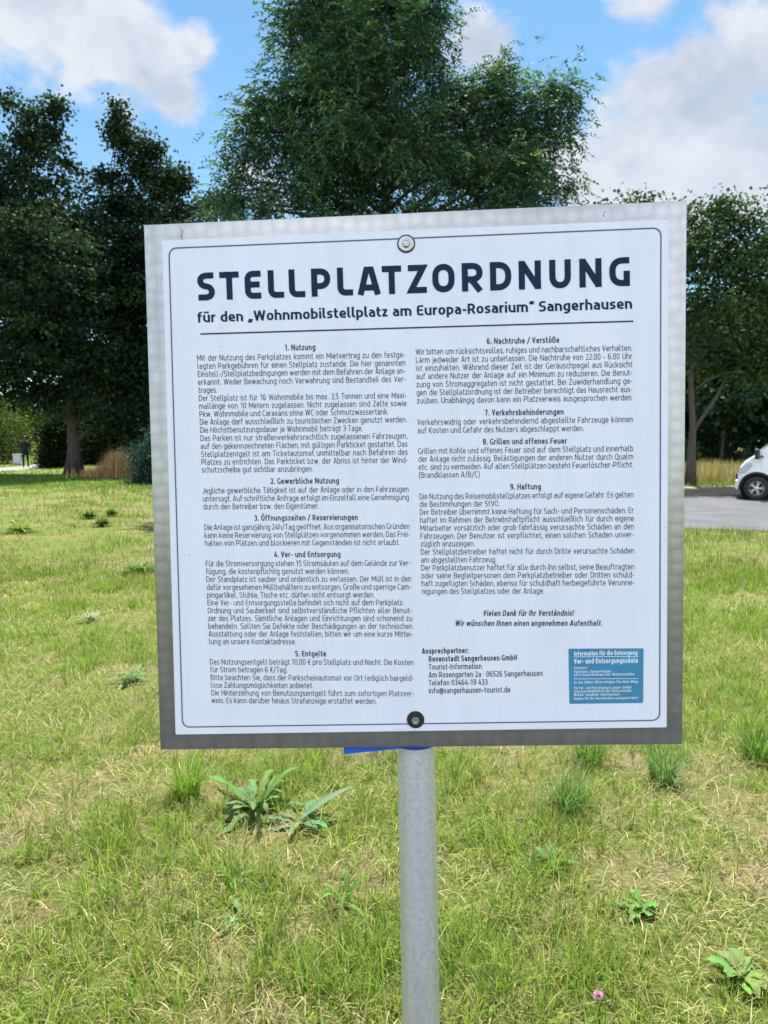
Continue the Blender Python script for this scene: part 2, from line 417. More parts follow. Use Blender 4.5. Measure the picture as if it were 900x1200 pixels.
def inside(poly, x, y):
    x = np.asarray(x); y = np.asarray(y); r = np.zeros(x.shape, bool)
    n = len(poly)
    for i in range(n):
        x0, y0 = poly[i]; x1, y1 = poly[(i + 1) % n]
        c = ((y0 > y) != (y1 > y)) & (x < (x1 - x0) * (y - y0) / ((y1 - y0) + 1e-12) + x0)
        r ^= c
    return r
def vnoise(x, y, sc, seed):
    x = x * sc + seed * 17.31; y = y * sc + seed * 5.77
    xi = np.floor(x).astype(np.int64); yi = np.floor(y).astype(np.int64); fx = x - xi; fy = y - yi
    fx = fx * fx * (3 - 2 * fx); fy = fy * fy * (3 - 2 * fy)
    def h(a, b):
        v = np.sin(a * 127.1 + b * 311.7 + seed * 74.7) * 43758.5453
        return v - np.floor(v)
    return (h(xi, yi) * (1 - fx) + h(xi + 1, yi) * fx) * (1 - fy) + (h(xi, yi + 1) * (1 - fx) + h(xi + 1, yi + 1) * fx) * fy
def fbm(x, y, sc, seed, o=4):
    s = 0; a = .5; t = 0
    for k in range(o):
        s = s + a * vnoise(x, y, sc * 2 ** k, seed + k); t += a; a *= .5
    return s / t

# ------------------------------------------------------------------ grass
def lush(x, y):
    """how green the lawn is, 0 dry .. 1 lush"""
    v = fbm(x, y, .55, 3, 4) * .5 + fbm(x, y, 2.6, 11, 3) * .6
    v = (v - .55) * 3.9 + .46
    d = y
    v = v + .12 * (d > 5) + np.where((d > 24) & (d < 34), .55, 0) - .40 * np.exp(-((d - 18.5) / 4.5) ** 2) * (x < 0)
    v = v - .5 * np.exp(-((d - 10.3 - .12 * x) / .9) ** 2) * (x > 2.5) + .45 * np.exp(-((d - 12.6 + .2 * x - .9) / 1.0) ** 2) * (x > 3)
    return np.clip(v, 0, 1)
GREENS = np.array([(.105, .205, .028), (.160, .262, .033), (.225, .315, .045), (.295, .355, .066)])
STRAWS = np.array([(.40, .34, .16), (.33, .29, .13), (.45, .39, .21), (.28, .26, .10)])
def blades(name, x, y, hgt, wid, lean, az, cols, seg, mat=M['blade'], droop=1.0, z0=None):
    n = len(x)
    lvl = np.linspace(0, 1, seg + 1)
    ux, uy = np.cos(az), np.sin(az)
    tw = az + math.pi / 2 + rng.normal(0, .5, n)
    sx, sy = np.cos(tw), np.sin(tw)
    V = []
    for k, t in enumerate(lvl):
        out = hgt * np.sin(lean) * (t ** (1 + droop * .8))
        up = hgt * (np.cos(lean) * t + (1 - np.cos(lean)) * t * (1 - t) * .6)
        cx = x + ux * out; cy = y + uy * out; cz = up + (0 if z0 is None else z0)
        w = wid * .5 * (1 - t ** 1.6) * (0.75 + .5 * min(t * 3, 1))
        if k < seg:
            V.append(np.stack([cx - sx * w, cy - sy * w, cz], 1)); V.append(np.stack([cx + sx * w, cy + sy * w, cz], 1))
        else:
            V.append(np.stack([cx, cy, cz], 1))
    nv = 2 * seg + 1
    P = np.stack(V, 1).reshape(-1, 3)
    b = np.arange(n)[:, None] * nv
    faces = []
    for k in range(seg - 1):
        faces.append(b + np.array([[2 * k, 2 * k + 1, 2 * k + 3, 2 * k + 2]]))
    tri = b + np.array([[2 * seg - 2, 2 * seg - 1, 2 * seg]])
    fl = ([np.concatenate(faces)] if faces else []) + [tri]
    C = np.repeat(cols, nv, axis=0)
    return np_mesh(name, P, fl, C, mat)
def pick(pal, n, jit=.16):
    c = pal[rng.integers(0, len(pal), n)]
    return np.clip(c * (1 + rng.normal(0, jit, (n, 1))) * (1 + rng.normal(0, .05, (n, 3))), .01, .8)
def free_of_paving(x, y):
    e = fbm(x, y, 1.7, 31) * .5 - .25
    return ~inside(LOT, x + e, y + e) & ~inside(PATH, x, y)
def sample_field(n, y0, y1, slope, pad, power=1.0):
    y = y0 + (y1 - y0) * rng.random(n) ** power
    x = (rng.random(n) * 2 - 1) * (slope * y + pad)
    return x, y

def lawn_grass():
    # near tufts
    nt = 22000
    x, y = sample_field(nt, 1.45, 9.0, .58, .7, 1.15)
    g_ = lush(x, y)
    keep = rng.random(nt) < (.16 + 1.0 * g_ ** 1.2); x, y, g_ = x[keep], y[keep], g_[keep]
    nb = (5 + rng.random(len(x)) * 9).astype(int)
    idx = np.repeat(np.arange(len(x)), nb); n = len(idx)
    spread = .018 + .035 * rng.random(len(x))
    ang = rng.random(n) * 2 * math.pi; rr = np.sqrt(rng.random(n)) * spread[idx]
    bx = x[idx] + np.cos(ang) * rr; by = y[idx] + np.sin(ang) * rr
    hs = (.042 + .085 * rng.random(len(x)) ** 1.7 + .04 * g_ ** 2)[idx] * (.5 + .75 * rng.random(n))
    dist = np.hypot(bx, by)
    w = np.maximum(.0020 + .0022 * rng.random(n), dist * .00062)
    lean = np.abs(rng.normal(.52, .38, n)) + rr / .05 * .35
    az = ang + rng.normal(0, .7, n)
    tuft_tone = rng.random(len(x))[idx]
    c = pick(GREENS, n); c = c * (.75 + .5 * tuft_tone[:, None])
    dry = rng.random(n) < (.30 - .2 * g_[idx]); c[dry] = pick(STRAWS, dry.sum())
    ok = free_of_paving(bx, by)
    o = blades('grass', bx[ok], by[ok], hs[ok], w[ok], np.clip(lean, 0, 1.45)[ok], az[ok], c[ok], 3)
    tag(o, 'short green grass tufts in the near lawn', 'grass', kind='stuff')
    # thatch: dry blades lying flat
    n = 85000
    x, y = sample_field(n, 1.45, 10.0, .58, .7, 1.1)
    g_ = lush(x, y); k = rng.random(n) < (.85 - .7 * g_); x, y = x[k], y[k]; n = len(x)
    dist = np.hypot(x, y)
    o = blades('dry_grass', x, y, .03 + .075 * rng.random(n), np.maximum(.0022 + .0018 * rng.random(n), dist * .0007), np.clip(rng.normal(1.25, .25, n), .3, 1.52),
               rng.random(n) * 6.283, pick(STRAWS, n, .25), 2, M['dry'], .3, .002 + .012 * rng.random(n))
    tag(o, 'flattened straw coloured thatch between the grass tufts', 'grass', kind='stuff')
    # mid field
    n = 210000
    x, y = sample_field(n, 8.0, 34.0, .62, 1.0, 1.35)
    g_ = lush(x, y); k = (rng.random(n) < (.22 + .8 * g_)) & free_of_paving(x, y) & ~inside(DIRT, x, y); x, y, g_ = x[k], y[k], g_[k]; n = len(x)
    c = pick(GREENS, n) * (.46 + .46 * fbm(x, y, 1.3, 5)[:, None]); dry = rng.random(n) < (.36 - .30 * g_); c[dry] = pick(STRAWS, dry.sum()) * .8
    lawnish = (y > 25) & (x < -4); c[lawnish] = c[lawnish] * np.array([.72, 1.02, .8])
    o = blades('grass', x, y, (.035 + .07 * rng.random(n)) * (1 + .35 * g_), y * .0011, np.clip(np.abs(rng.normal(.5, .35, n)), 0, 1.4), rng.random(n) * 6.283, c, 1)
    tag(o, 'far mown grass of the lawn towards the trees', 'grass', kind='stuff')
    n = 45000
    x, y = sample_field(n, 32, 80, .75, 2, 1.2)
    k = ~inside(PATH, x, y); x, y = x[k], y[k]; n = len(x)
    o = blades('grass', x, y, .06 + .08 * rng.random(n), y * .0016, np.clip(np.abs(rng.normal(.5, .35, n)), 0, 1.4), rng.random(n) * 6.283, pick(GREENS, n) * np.array([.75, 1, .8]), 1)
    tag(o, 'grass under and beyond the trees', 'grass', kind='stuff')
lawn_grass()

# ------------------------------------------------------------------ trees
def unit(n):
    v = rng.normal(0, 1, (n, 3)); return v / np.linalg.norm(v, axis=1, keepdims=True)
def leaf_cards(P, D, Nn, ln, wd, cols, fold=.18):
    """rhombic leaves: P base (n,3), D direction, Nn side hint"""
    D = D / np.linalg.norm(D, axis=1, keepdims=True)
    Sd = np.cross(D, Nn); Sd /= (np.linalg.norm(Sd, axis=1, keepdims=True) + 1e-9)
    up = np.cross(Sd, D)
    ln = ln[:, None]; wd = wd[:, None]
    v0 = P; v2 = P + D * ln
    mid = P + D * ln * .45
    v1 = mid + Sd * wd * .5 + up * wd * fold; v3 = mid - Sd * wd * .5 + up * wd * fold
    V = np.stack([v0, v1, v2, v3], 1).reshape(-1, 3)
    n = len(P); b = np.arange(n)[:, None] * 4
    F = np.concatenate([b + np.array([[0, 1, 2]]), b + np.array([[0, 2, 3]])])
    return V, F, np.repeat(cols, 4, axis=0)
def crown_points(blobs, n_clump, shell=.45):
    """blobs: (centre xyz, radii xyz, weight) -> clump centres spread through the volume, denser towards the surface"""
    w = np.array([b[2] for b in blobs], float); w /= w.sum()
    k = rng.choice(len(blobs), n_clump, p=w)
    c = np.array([b[0] for b in blobs])[k]; r = np.array([b[1] for b in blobs])[k]
    u = unit(n_clump) * (rng.random((n_clump, 1)) ** shell)
    return c + u * r, k, u
def make_tree(name, label, cat, group, base, trunk_pts, trunk_r, blobs, clumps, per, leaf, pal, mat, bark, clump_r=.35, kind='broad', parent_trunk_n=12, twig_frac=.5):
    root = empty(name, base); tag(root, label, cat, group)
    base = np.array(base)
    C, K, U = crown_points(blobs, clumps)
    # trunk with limbs to every blob and twigs to many clumps, one branching mesh
    bm = bmesh.new()
    tp = [Vector(p) for p in trunk_pts]
    n = len(tp); fl = [1.0] * n
    rad = [trunk_r * (1.35 if i == 0 else 1.0) * (1 - .82 * i / (n - 1)) for i in range(n)]
    tube(bm, tp, rad, 12)
    def along(z):
        for i in range(n - 1):
            if tp[i].z <= z <= tp[i + 1].z:
                t = (z - tp[i].z) / (tp[i + 1].z - tp[i].z + 1e-6)
                return tp[i].lerp(tp[i + 1], t), rad[i] * (1 - t) + rad[i + 1] * t
        return (tp[-1].copy(), rad[-1])
    first = min(p.z for p in tp[1:2])
    for bi, (c, r, w) in enumerate(blobs):
        c = Vector(c)
        z = max(tp[1].z * .9, min(c.z - .35 * math.hypot(c.x - tp[-1].x, c.y - tp[-1].y) - .3 * r[2], tp[-1].z))
        a, ra = along(z)
        m = a.lerp(c, .5) + Vector((random.uniform(-.2, .2), random.uniform(-.2, .2), .12 * (c - a).length))
        rr = max(.018, ra * .5)
        c = m.lerp(c, .8)
        tube(bm, [a, a.lerp(m, .5) + Vector((random.uniform(-.08, .08), random.uniform(-.08, .08), .05)), m, c], [rr, rr * .8, rr * .6, rr * .28], 7)
        mine = np.where(K == bi)[0]
        for q in mine[:int(len(mine) * twig_frac)]:
            e = Vector(C[q]); s0 = m.lerp(c, random.uniform(.2, 1))
            mm = s0.lerp(e, .5) + Vector((random.uniform(-.12, .12), random.uniform(-.12, .12), random.uniform(0, .15)))
            tube(bm, [s0, mm, e], [rr * .22 + .004, rr * .14 + .003, .003], 4, False)
    obj('trunk', bm, bark, root, True)
    # foliage
    tot = clumps * per
    ci = np.repeat(np.arange(clumps), per)
    sz = (.55 + .9 * rng.random(clumps))[ci][:, None]
    tone = (.6 + .85 * rng.random(clumps) ** 1.3)[ci][:, None]
    ptone = pal[rng.integers(0, len(pal), clumps)][ci]
    if kind == 'broad':
        off = np.clip(rng.normal(0, 1, (tot, 3)), -1.9, 1.9) * np.array([1, 1, .62]) * clump_r * sz
        P = C[ci] + off
        D = unit(tot) * .8 + U[ci] * .35 + np.array([0, 0, -.35])
        Nn = unit(tot) * .6 + np.array([0, 0, 1.0])
        ln = leaf[0] * (.65 + .7 * rng.random(tot)); wd = leaf[1] * (.65 + .7 * rng.random(tot))
    else:                                       # pinnate sprays that hang from twig ends
        nl = 9; sp = tot // nl; tot = sp * nl
        si = np.repeat(np.arange(clumps), per)[::nl][:sp]
        s = (.55 + .9 * rng.random(clumps))[si][:, None]
        o = C[si] + np.clip(rng.normal(0, 1, (sp, 3)), -1.6, 1.6) * np.array([1, 1, .75]) * clump_r * s
        dr = unit(sp) * np.array([1, 1, .6]) + U[si] * .6 + np.array([0, 0, -.28]); dr /= np.linalg.norm(dr, axis=1, keepdims=True)
        L_ = .26 + .16 * rng.random(sp)
        side = np.cross(dr, np.array([0, 0, 1.0]) + unit(sp) * .3); side /= (np.linalg.norm(side, axis=1, keepdims=True) + 1e-9)
        t = np.array([.15, .15, .38, .38, .6, .6, .82, .82, 1.0]); sg = np.array([1, -1, 1, -1, 1, -1, 1, -1, 0])
        T = np.tile(t, sp); G = np.tile(sg, sp)[:, None]; r9 = np.repeat(np.arange(sp), nl)
        P = o[r9] + dr[r9] * (L_[r9] * T)[:, None] + np.array([0, 0, -.10]) * (T ** 2)[:, None]
        D = dr[r9] * .75 + side[r9] * G * .95 + np.array([0, 0, -.28]) + rng.normal(0, .15, (tot, 3))
        Nn = np.array([0, 0, 1.0]) + rng.normal(0, .45, (tot, 3))
        ln = leaf[0] * (.75 + .5 * rng.random(tot)); wd = leaf[1] * (.8 + .4 * rng.random(tot))
        tone = np.repeat((.55 + .95 * rng.random(clumps) ** 1.4)[si], nl)[:, None]; ptone = pal[rng.integers(0, len(pal), sp)][r9]
    cols = np.clip(ptone * tone * (1 + rng.normal(0, .12, (tot, 1))), .004, .5)
    V, F, CC = leaf_cards(P, D, Nn, ln, wd, cols)
    np_mesh('crown', V, [F], CC, mat, root)
    return root
def px_blob(base, Y, px, py, rx, ry, w=1.0, dy=0.0, ryd=None):
    """a crown lobe given where it appears and how deep it is, as local centre and radii"""
    p = at_depth(px, py, Y + dy); sc = (Y + dy) / FPX
    r = (rx * sc, (ryd if ryd else (rx * .9 * sc)), ry * sc)
    return ((p.x - base[0], p.y - base[1], p.z - base[2]), r, max(w * rx * ry / 1000.0, .32))

MAPLE = .85 * np.array([(.030, .060, .036), (.038, .070, .038), (.024, .050, .034), (.052, .085, .036)])
ASH = 1.6 * np.array([(.030, .068, .046), (.038, .080, .050), (.048, .094, .050), (.026, .058, .044), (.080, .125, .05)])
LIGHT = .46 * np.array([(.10, .16, .035), (.08, .14, .03), (.15, .19, .05), (.06, .11, .03)])
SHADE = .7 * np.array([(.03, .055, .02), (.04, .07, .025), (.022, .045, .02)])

def centre_tree():
    Y = 17.5; b = at_depth(452, 595, Y); b.z = 0; base = (b.x, Y, 0)
    B = lambda *a, **k: px_blob(base, Y, *a, **k)
    blobs = [B(440, 60, 60, 45, dy=-.8), B(385, 30, 42, 40), B(470, 10, 45, 40, dy=.4), B(355, 50, 26, 30, .8, dy=.5), B(345, 15, 20, 18, .7), B(318, 78, 22, 16, .8), B(496, 55, 24, 28, .9), B(516, 22, 13, 20, .7), B(400, 100, 50, 34, dy=-1.0), B(345, 115, 38, 26, dy=-.4),
             B(300, 118, 22, 18, .8), B(295, 150, 26, 20, .85), B(345, 165, 34, 24, dy=.6), B(285, 172, 18, 14, .7), B(405, 160, 46, 30, dy=-1.2), B(470, 125, 46, 34, dy=-.8), B(525, 110, 34, 28, dy=.3), B(572, 98, 22, 14, .85), B(596, 88, 16, 9, .6), B(580, 122, 34, 18, dy=-.5),
             B(600, 100, 16, 14, .7), B(545, 150, 46, 26, dy=.5), B(480, 175, 50, 26, dy=-1.0), B(610, 150, 34, 22, dy=.2), B(644, 118, 26, 16, .8), B(664, 105, 12, 9, .6), B(639, 150, 30, 20, .9), B(656, 135, 16, 18, .7), B(600, 190, 44, 24, dy=-.7), B(634, 190, 30, 18, .9), B(654, 210, 20, 14, .8),
             B(540, 205, 46, 22), B(420, 205, 50, 22), B(345, 205, 40, 22, dy=-.5), B(300, 205, 26, 14, .85), B(270, 210, 18, 9, .8), B(262, 240, 26, 16, .8), B(310, 238, 40, 18), B(400, 250, 60, 24), B(500, 245, 60, 24), B(600, 235, 60, 20), B(644, 235, 30, 14, .8),
             B(430, 300, 120, 40, .6), B(560, 290, 90, 40, .6), B(430, 110, 60, 60, .8, dy=2.0), B(500, 180, 60, 50, .8, dy=2.0), B(370, 170, 50, 50, .8, dy=2.0), B(580, 180, 50, 30, .7, dy=2.0),
             B(430, -40, 80, 50, .8), B(380, -20, 40, 30, .7), B(490, -30, 30, 30, .7), B(400, 60, 50, 40, .8, dy=1.6)]
    tr = [(0, 0, 0), (.05, .02, 1.2), (-.05, .05, 2.6), (.1, 0, 4.5), (0, .1, 7), (-.2, 0, 10.4)]
    make_tree('ash_tree', 'large leafy tree with hanging narrow leaves rising behind the sign', 'tree', None, base, tr, .27, blobs, 950, 135, (.125, .046), ASH, M['ash_leaf'], M['bark_grey'], .24, 'pinnate')
centre_tree()

def left_trees():
    Y = 35.0; g0 = ground(88, 556); base = (g0.x, 35.0, 0)
    B = lambda *a, **k: px_blob(base, Y, *a, **k)
    blobs = [B(12, 235, 46, 42), B(24, 190, 16, 26, .8), B(22, 160, 9, 22, .6), B(10, 118, 5, 24, .4), B(38, 138, 6, 22, .45), B(33, 165, 10, 16, .6), B(58, 150, 6, 16, .4), B(66, 128, 4, 12, .3), B(52, 175, 14, 14, .7), B(76, 172, 8, 9, .5), B(74, 200, 20, 18, .8), B(45, 215, 26, 24, .9),
             B(92, 222, 18, 14, .8), B(-20, 200, 30, 40), B(-25, 260, 60, 60), B(60, 265, 50, 40), B(104, 250, 16, 16, .8), B(20, 330, 90, 70), B(80, 340, 70, 65), B(-50, 330, 70, 90),
             B(70, 420, 85, 48), B(10, 410, 70, 46), B(110, 430, 60, 45), B(125, 470, 45, 28, .8), B(38, 455, 36, 16, .7), B(5, 462, 26, 13, .9), B(34, 466, 24, 9, .8), B(60, 474, 22, 10, .8), B(92, 480, 34, 14, .9, dy=-.6), B(122, 490, 26, 14, .9, dy=-.4), B(-60, 420, 60, 50), B(50, 330, 70, 90, dy=2.5, ryd=2), B(50, 330, 70, 90, dy=-2.5, ryd=2), B(100, 285, 34, 30, .8)]
    tr = [(0, 0, 0), (.05, 0, 1.0), (0, .05, 2.5), (-.2, 0, 5), (-.7, 0, 9), (-1.6, 0, 13.5)]
    make_tree('maple_tree', 'tall dark maple on the left with thick bare trunk beside orange grass', 'tree', None, base, tr, .36, blobs, 1900, 40, (.19, .15), MAPLE, M['leaf'], M['bark_dark'], .29)
    Y = 37.5; p = at_depth(158, 553, Y); base = (p.x, Y, 0)
    B = lambda *a, **k: px_blob(base, Y, *a, **k)
    blobs = [B(141, 170, 9, 18, .6), B(139, 138, 3, 16, .4), B(138, 160, 8, 10, .5), B(160, 172, 18, 14, .8), B(180, 176, 9, 8, .6), B(166, 192, 14, 14, .8), B(150, 205, 22, 22, .9), B(122, 208, 9, 9, .6), B(152, 235, 34, 24), B(182, 222, 16, 16, .8), B(205, 205, 13, 11, .8), B(194, 214, 12, 10, .7), B(212, 218, 7, 7, .6), B(190, 243, 30, 16, .8),
             B(130, 270, 46, 36), B(190, 290, 60, 40), B(228, 250, 22, 13, .7), B(248, 244, 12, 8, .6), B(160, 350, 75, 60),
             B(230, 330, 60, 60), B(170, 430, 70, 60), B(240, 430, 70, 60), B(160, 490, 55, 30, .8), B(155, 520, 40, 20, .6), B(170, 340, 60, 80, dy=2.2, ryd=2), B(100, 320, 40, 40, .8), B(138, 240, 24, 20, .7)]
    tr = [(0, 0, 0), (.05, 0, 1.0), (.1, .05, 2.5), (0, 0, 6), (-.3, 0, 10), (-.7, 0, 13.6)]
    make_tree('maple_tree', 'narrower dark maple with a pointed top between the left maple and the sign', 'tree', None, base, tr, .28, blobs, 1500, 40, (.19, .15), MAPLE * .95, M['leaf'], M['bark_dark'], .29)
left_trees()

def right_trees():
    g0 = ground(809, 569); Y = g0.y; base = (g0.x, Y, 0)
    B = lambda *a, **k: px_blob(base, Y, *a, **k)
    blobs = [B(752, 243, 12, 8, .5), B(800, 265, 45, 22, .8), B(862, 258, 40, 22, .9), B(790, 290, 60, 45), B(860, 300, 60, 45), B(900, 288, 36, 34, .8), B(830, 350, 70, 40), B(900, 340, 50, 45), B(760, 340, 50, 60, .8),
             B(800, 410, 50, 26, .6), B(880, 415, 50, 24, .6), B(843, 245, 18, 10, .6), B(930, 370, 50, 60, .8), B(720, 300, 45, 60, .8)]
    tr = [(0, 0, 0), (.0, 0, .9), (.02, .02, 2.0), (-.1, .05, 3.6), (-.05, 0, 5.6), (.3, 0, 8.2)]
    blobs += [((1.5, .1, 4.5), (.9, .9, .5), 1.2), ((2.0, -.2, 3.9), (.8, .8, .45), .9), ((.9, .6, 4.2), (.8, .8, .4), .8)]
    r = make_tree('maple_tree', 'dark maple with a forked grey trunk at the edge of the gravel lot', 'tree', None, base, tr, .17, blobs, 640, 40, (.15, .12), MAPLE * np.array([1.7, 1.7, 1.2]), M['leaf'], M['bark_grey'], .34)
    # the big side limb of the fork
    t = [c for c in r.children if c.name.startswith('trunk')][0]
    bm = bmesh.new(); bm.from_mesh(t.data)
    tube(bm, [(0.03, 0, 1.85), (.35, .05, 2.35), (.85, .1, 3.1), (1.3, .1, 4.1), (1.5, .1, 4.6)], [.08, .07, .06, .04, .02], 9)
    bm.to_mesh(t.data); bm.free()
    for p in t.data.polygons: p.use_smooth = True
right_trees()

# generic trees and bushes beyond: built once per kind, then copied
def copy_tree(o):
    c = o.copy(); COL.objects.link(c)
    for ch in list(o.children):
        d = ch.copy(); COL.objects.link(d); d.parent = c
    return c
def generic_tree(name, label, group, loc, h, w, pal, leaf=(.3, .24), clumps=330, per=42, low=.28, seedv=0, trunk_r=.14):
    bl = []
    for k in range(13):
        a = random.uniform(0, 6.28); t = random.random()
        z = h * (low + .1 + (.82 - low) * t); rr = w * .5 * (1 - .75 * abs(t - .35)) * .55
        bl.append(((math.cos(a) * rr, math.sin(a) * rr, z), (w * random.uniform(.2, .3), w * random.uniform(.2, .3), h * random.uniform(.09, .15)), 1.0))
    tr = [(0, 0, 0), (.05, .03, h * .12), (-.04, .06, h * .3), (.1, 0, h * .55), (.0, .1, h * .85)]
    return make_tree(name, label, 'tree', group, loc, tr, trunk_r, bl, clumps, per, leaf, pal, M['leaf'], M['bark_dark'], .38)
GT = 'trees beyond the lawn'
def far_trees():
    a = generic_tree('broadleaf_tree', 'thin trunked tree in the dim wood behind the gravel lot', GT, (9.8, 38, 0), 6.6, 5.5, MAPLE * 1.6)
    b = generic_tree('broadleaf_tree', 'thin trunked tree in the dim wood behind the gravel lot', GT, (13.6, 39, 0), 7.2, 6.0, MAPLE * 1.5)
    c = generic_tree('broadleaf_tree', 'tree of the far row hidden behind the sign', GT, (3.5, 44, 0), 9, 8, MAPLE * 1.2)
    spots = [(a, 12.0, 41, 1.0, 1), (b, 17.5, 42, 1.1, 1), (a, 19.5, 38, 1.0, 1), (b, 16.4, 37.5, .95, 1), (c, 11, 46, 1.15, 1), (b, 20, 45, 1.2, 1), (a, 23, 38, 1.1, 1), (b, 26, 50, 1.3, 1), (c, 30, 43, 1.2, 1),
             (c, -2.5, 45, 1.0, 0), (b, 7.6, 47, 1.05, 0), (c, -8.5, 46, 1.05, 0), (a, -5, 52, 1.1, 0), (b, 1.5, 54, 1.15, 0)]
    for i, (o, x, y, s, rt) in enumerate(spots):
        k = copy_tree(o); k.location = (x, y, 0); k.rotation_euler = (0, 0, random.uniform(0, 6.28)); k.scale = (s, s, s * random.uniform(.92, 1.08))
        k['label'] = 'thin trunked tree in the dim wood behind the gravel lot' if rt else 'tree of the far row hidden behind the sign'
far_trees()

def bush(name, label, cat, group, loc, size, pal, clumps=160, per=46, leaf=(.12, .08), stems=7, mat=None):
    root = empty(name, loc); tag(root, label, cat, group)
    u = unit(clumps); u[:, 2] = np.abs(u[:, 2]); u *= rng.random((clumps, 1)) ** .4
    C = u * np.array(size) * np.array([.5, .5, 1]) * (.85 + .3 * rng.random((clumps, 1))); C[:, 2] = np.maximum(C[:, 2], .12)
    bm = bmesh.new()
    for q in range(0, clumps, max(1, clumps // (stems * 6))):
        e = Vector(C[q]); s = Vector((random.uniform(-.2, .2) * size[0] * .3, random.uniform(-.2, .2) * size[1] * .3, 0))
        tube(bm, [s, s.lerp(e, .5) + Vector((0, 0, .15)), e], [.022, .014, .004], 5)
    obj('stem', bm, M['bark_dark'], root, True)
    n = clumps * per; ci = np.repeat(np.arange(clumps), per)
    P = C[ci] + rng.normal(0, 1, (n, 3)) * np.array([1, 1, .7]) * (.16 * min(size[0], size[2]) ** .6); P[:, 2] = np.maximum(P[:, 2], .03)
    cols = np.clip(pal[rng.integers(0, len(pal), n)] * (.7 + .6 * rng.random(clumps))[ci][:, None] * (1 + rng.normal(0, .1, (n, 1))), .004, .6)
    V, F, CC = leaf_cards(P, unit(n) + u[ci] * .6 + np.array([0, 0, .1]), unit(n) * .6 + np.array([0, 0, 1.]), leaf[0] * (.6 + .8 * rng.random(n)), leaf[1] * (.6 + .8 * rng.random(n)), cols)
    np_mesh('foliage', V, [F], CC, mat or M['leaf'], root)
    return root
def bushes():
    # blue-green shrub right beside the sign's left edge, dark shrub under the maple
    p = ground(176, 568); bush('shrub', 'blue green rounded shrub beside the orange grass at the edge of the sign', 'shrub', None, (p.x + .3, p.y + 1.2, 0), (2.6, 2.4, 2.0), np.array([(.02, .055, .05), (.028, .07, .06), (.018, .045, .045)]), 200, 50, (.12, .07))
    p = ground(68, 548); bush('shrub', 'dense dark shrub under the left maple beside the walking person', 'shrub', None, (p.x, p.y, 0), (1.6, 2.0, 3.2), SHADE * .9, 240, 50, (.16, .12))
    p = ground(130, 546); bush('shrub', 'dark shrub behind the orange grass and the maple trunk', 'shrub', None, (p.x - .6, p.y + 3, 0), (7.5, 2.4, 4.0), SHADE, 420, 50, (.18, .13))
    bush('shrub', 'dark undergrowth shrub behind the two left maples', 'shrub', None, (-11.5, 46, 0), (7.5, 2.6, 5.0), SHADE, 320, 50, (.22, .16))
    bush('shrub', 'pale green bush at the left edge beside the path', 'shrub', None, (-26.6, 50, 0), (5.6, 4, 4.0), LIGHT, 240, 44, (.16, .11))
    bush('shrub', 'low yellow green bush behind the walking person', 'shrub', None, (-21.9, 54, 0), (4.6, 3, 2.2), LIGHT * np.array([3.0, 2.6, 2.0]), 220, 44, (.16, .10))
    bush('shrub', 'tall yellowish bush on the far side of the path', 'shrub', None, (-30.5, 60, 0), (6.5, 4, 5.8), LIGHT * np.array([2.0, 1.8, 1.4]), 240, 44, (.18, .12))
    # wood edge behind the lot
    for (x, y, sx, sz, lab, pal) in [(11.2, 39.5, 5, 2.2, 'leafy undergrowth bush right of the forked maple trunk', MAPLE * 1.3), (15.8, 40.5, 6, 2.6, 'leafy undergrowth bush behind the white van', MAPLE * 1.2), (22, 39, 7, 3.2, 'leafy undergrowth bush beyond the back of the van', MAPLE * 1.2),
                                 (13.4, 35.4, 2.2, 1.5, 'small sunlit bush in front of the wood beside the van', LIGHT * .8), (6.5, 39, 7, 2.8, 'undergrowth bush left of the forked maple', MAPLE * 1.2), (18.2, 46, 6.5, 5.0, 'tall thicket behind the undergrowth near the van', MAPLE * 1.1), (10.6, 46, 7, 4.5, 'tall thicket behind the undergrowth near the forked maple', MAPLE * 1.1)]:
        bush('shrub', lab, 'shrub', None, (x, y, 0), (sx, 2.6, sz), pal * 1.5, 230, 44, (.17, .12))
bushes()
def treeline():
    """the wood that closes the view far off, one mass; left open where the path runs out to the pale sky"""
    n = 34000
    a = rng.uniform(R(-75), R(75), n)
    ok = (a > R(-22)) | (a < R(-40)); a = a[ok]; n = len(a)
    d = rng.uniform(72, 92, n); top = 8 + 5 * fbm(a * 30, a * 0, 1.0, 4)
    z = top * rng.random(n) ** .8
    P = np.stack([np.sin(a) * d, np.cos(a) * d, z], 1)
    c = pick(MAPLE * 1.2, n)
    V, F, CC = leaf_cards(P, unit(n), unit(n) + np.array([0, 0, .6]), .9 + .9 * rng.random(n), .8 + .7 * rng.random(n), c)
    o = np_mesh('woods', V, [F], CC, M['leaf']); tag(o, 'far wood closing the view beyond the lawn', 'woods', kind='stuff')
    # pale hedge far away where the path runs out
    n = 11000; a = rng.uniform(R(-42), R(-20), n); d = rng.uniform(88, 100, n)
    P = np.stack([np.sin(a) * d, np.cos(a) * d, (3.6 + 3.4 * fbm(a * 40, a * 0, 1, 9)) * rng.random(n)], 1)
    V, F, CC = leaf_cards(P, unit(n), unit(n) + np.array([0, 0, .6]), .5 + .5 * rng.random(n), .4 + .4 * rng.random(n), pick(LIGHT * 1.2, n))
    o = np_mesh('far_bushes', V, [F], CC, M['leaf']); tag(o, 'pale bushes far off at the end of the path', 'bushes', kind='stuff')
treeline()

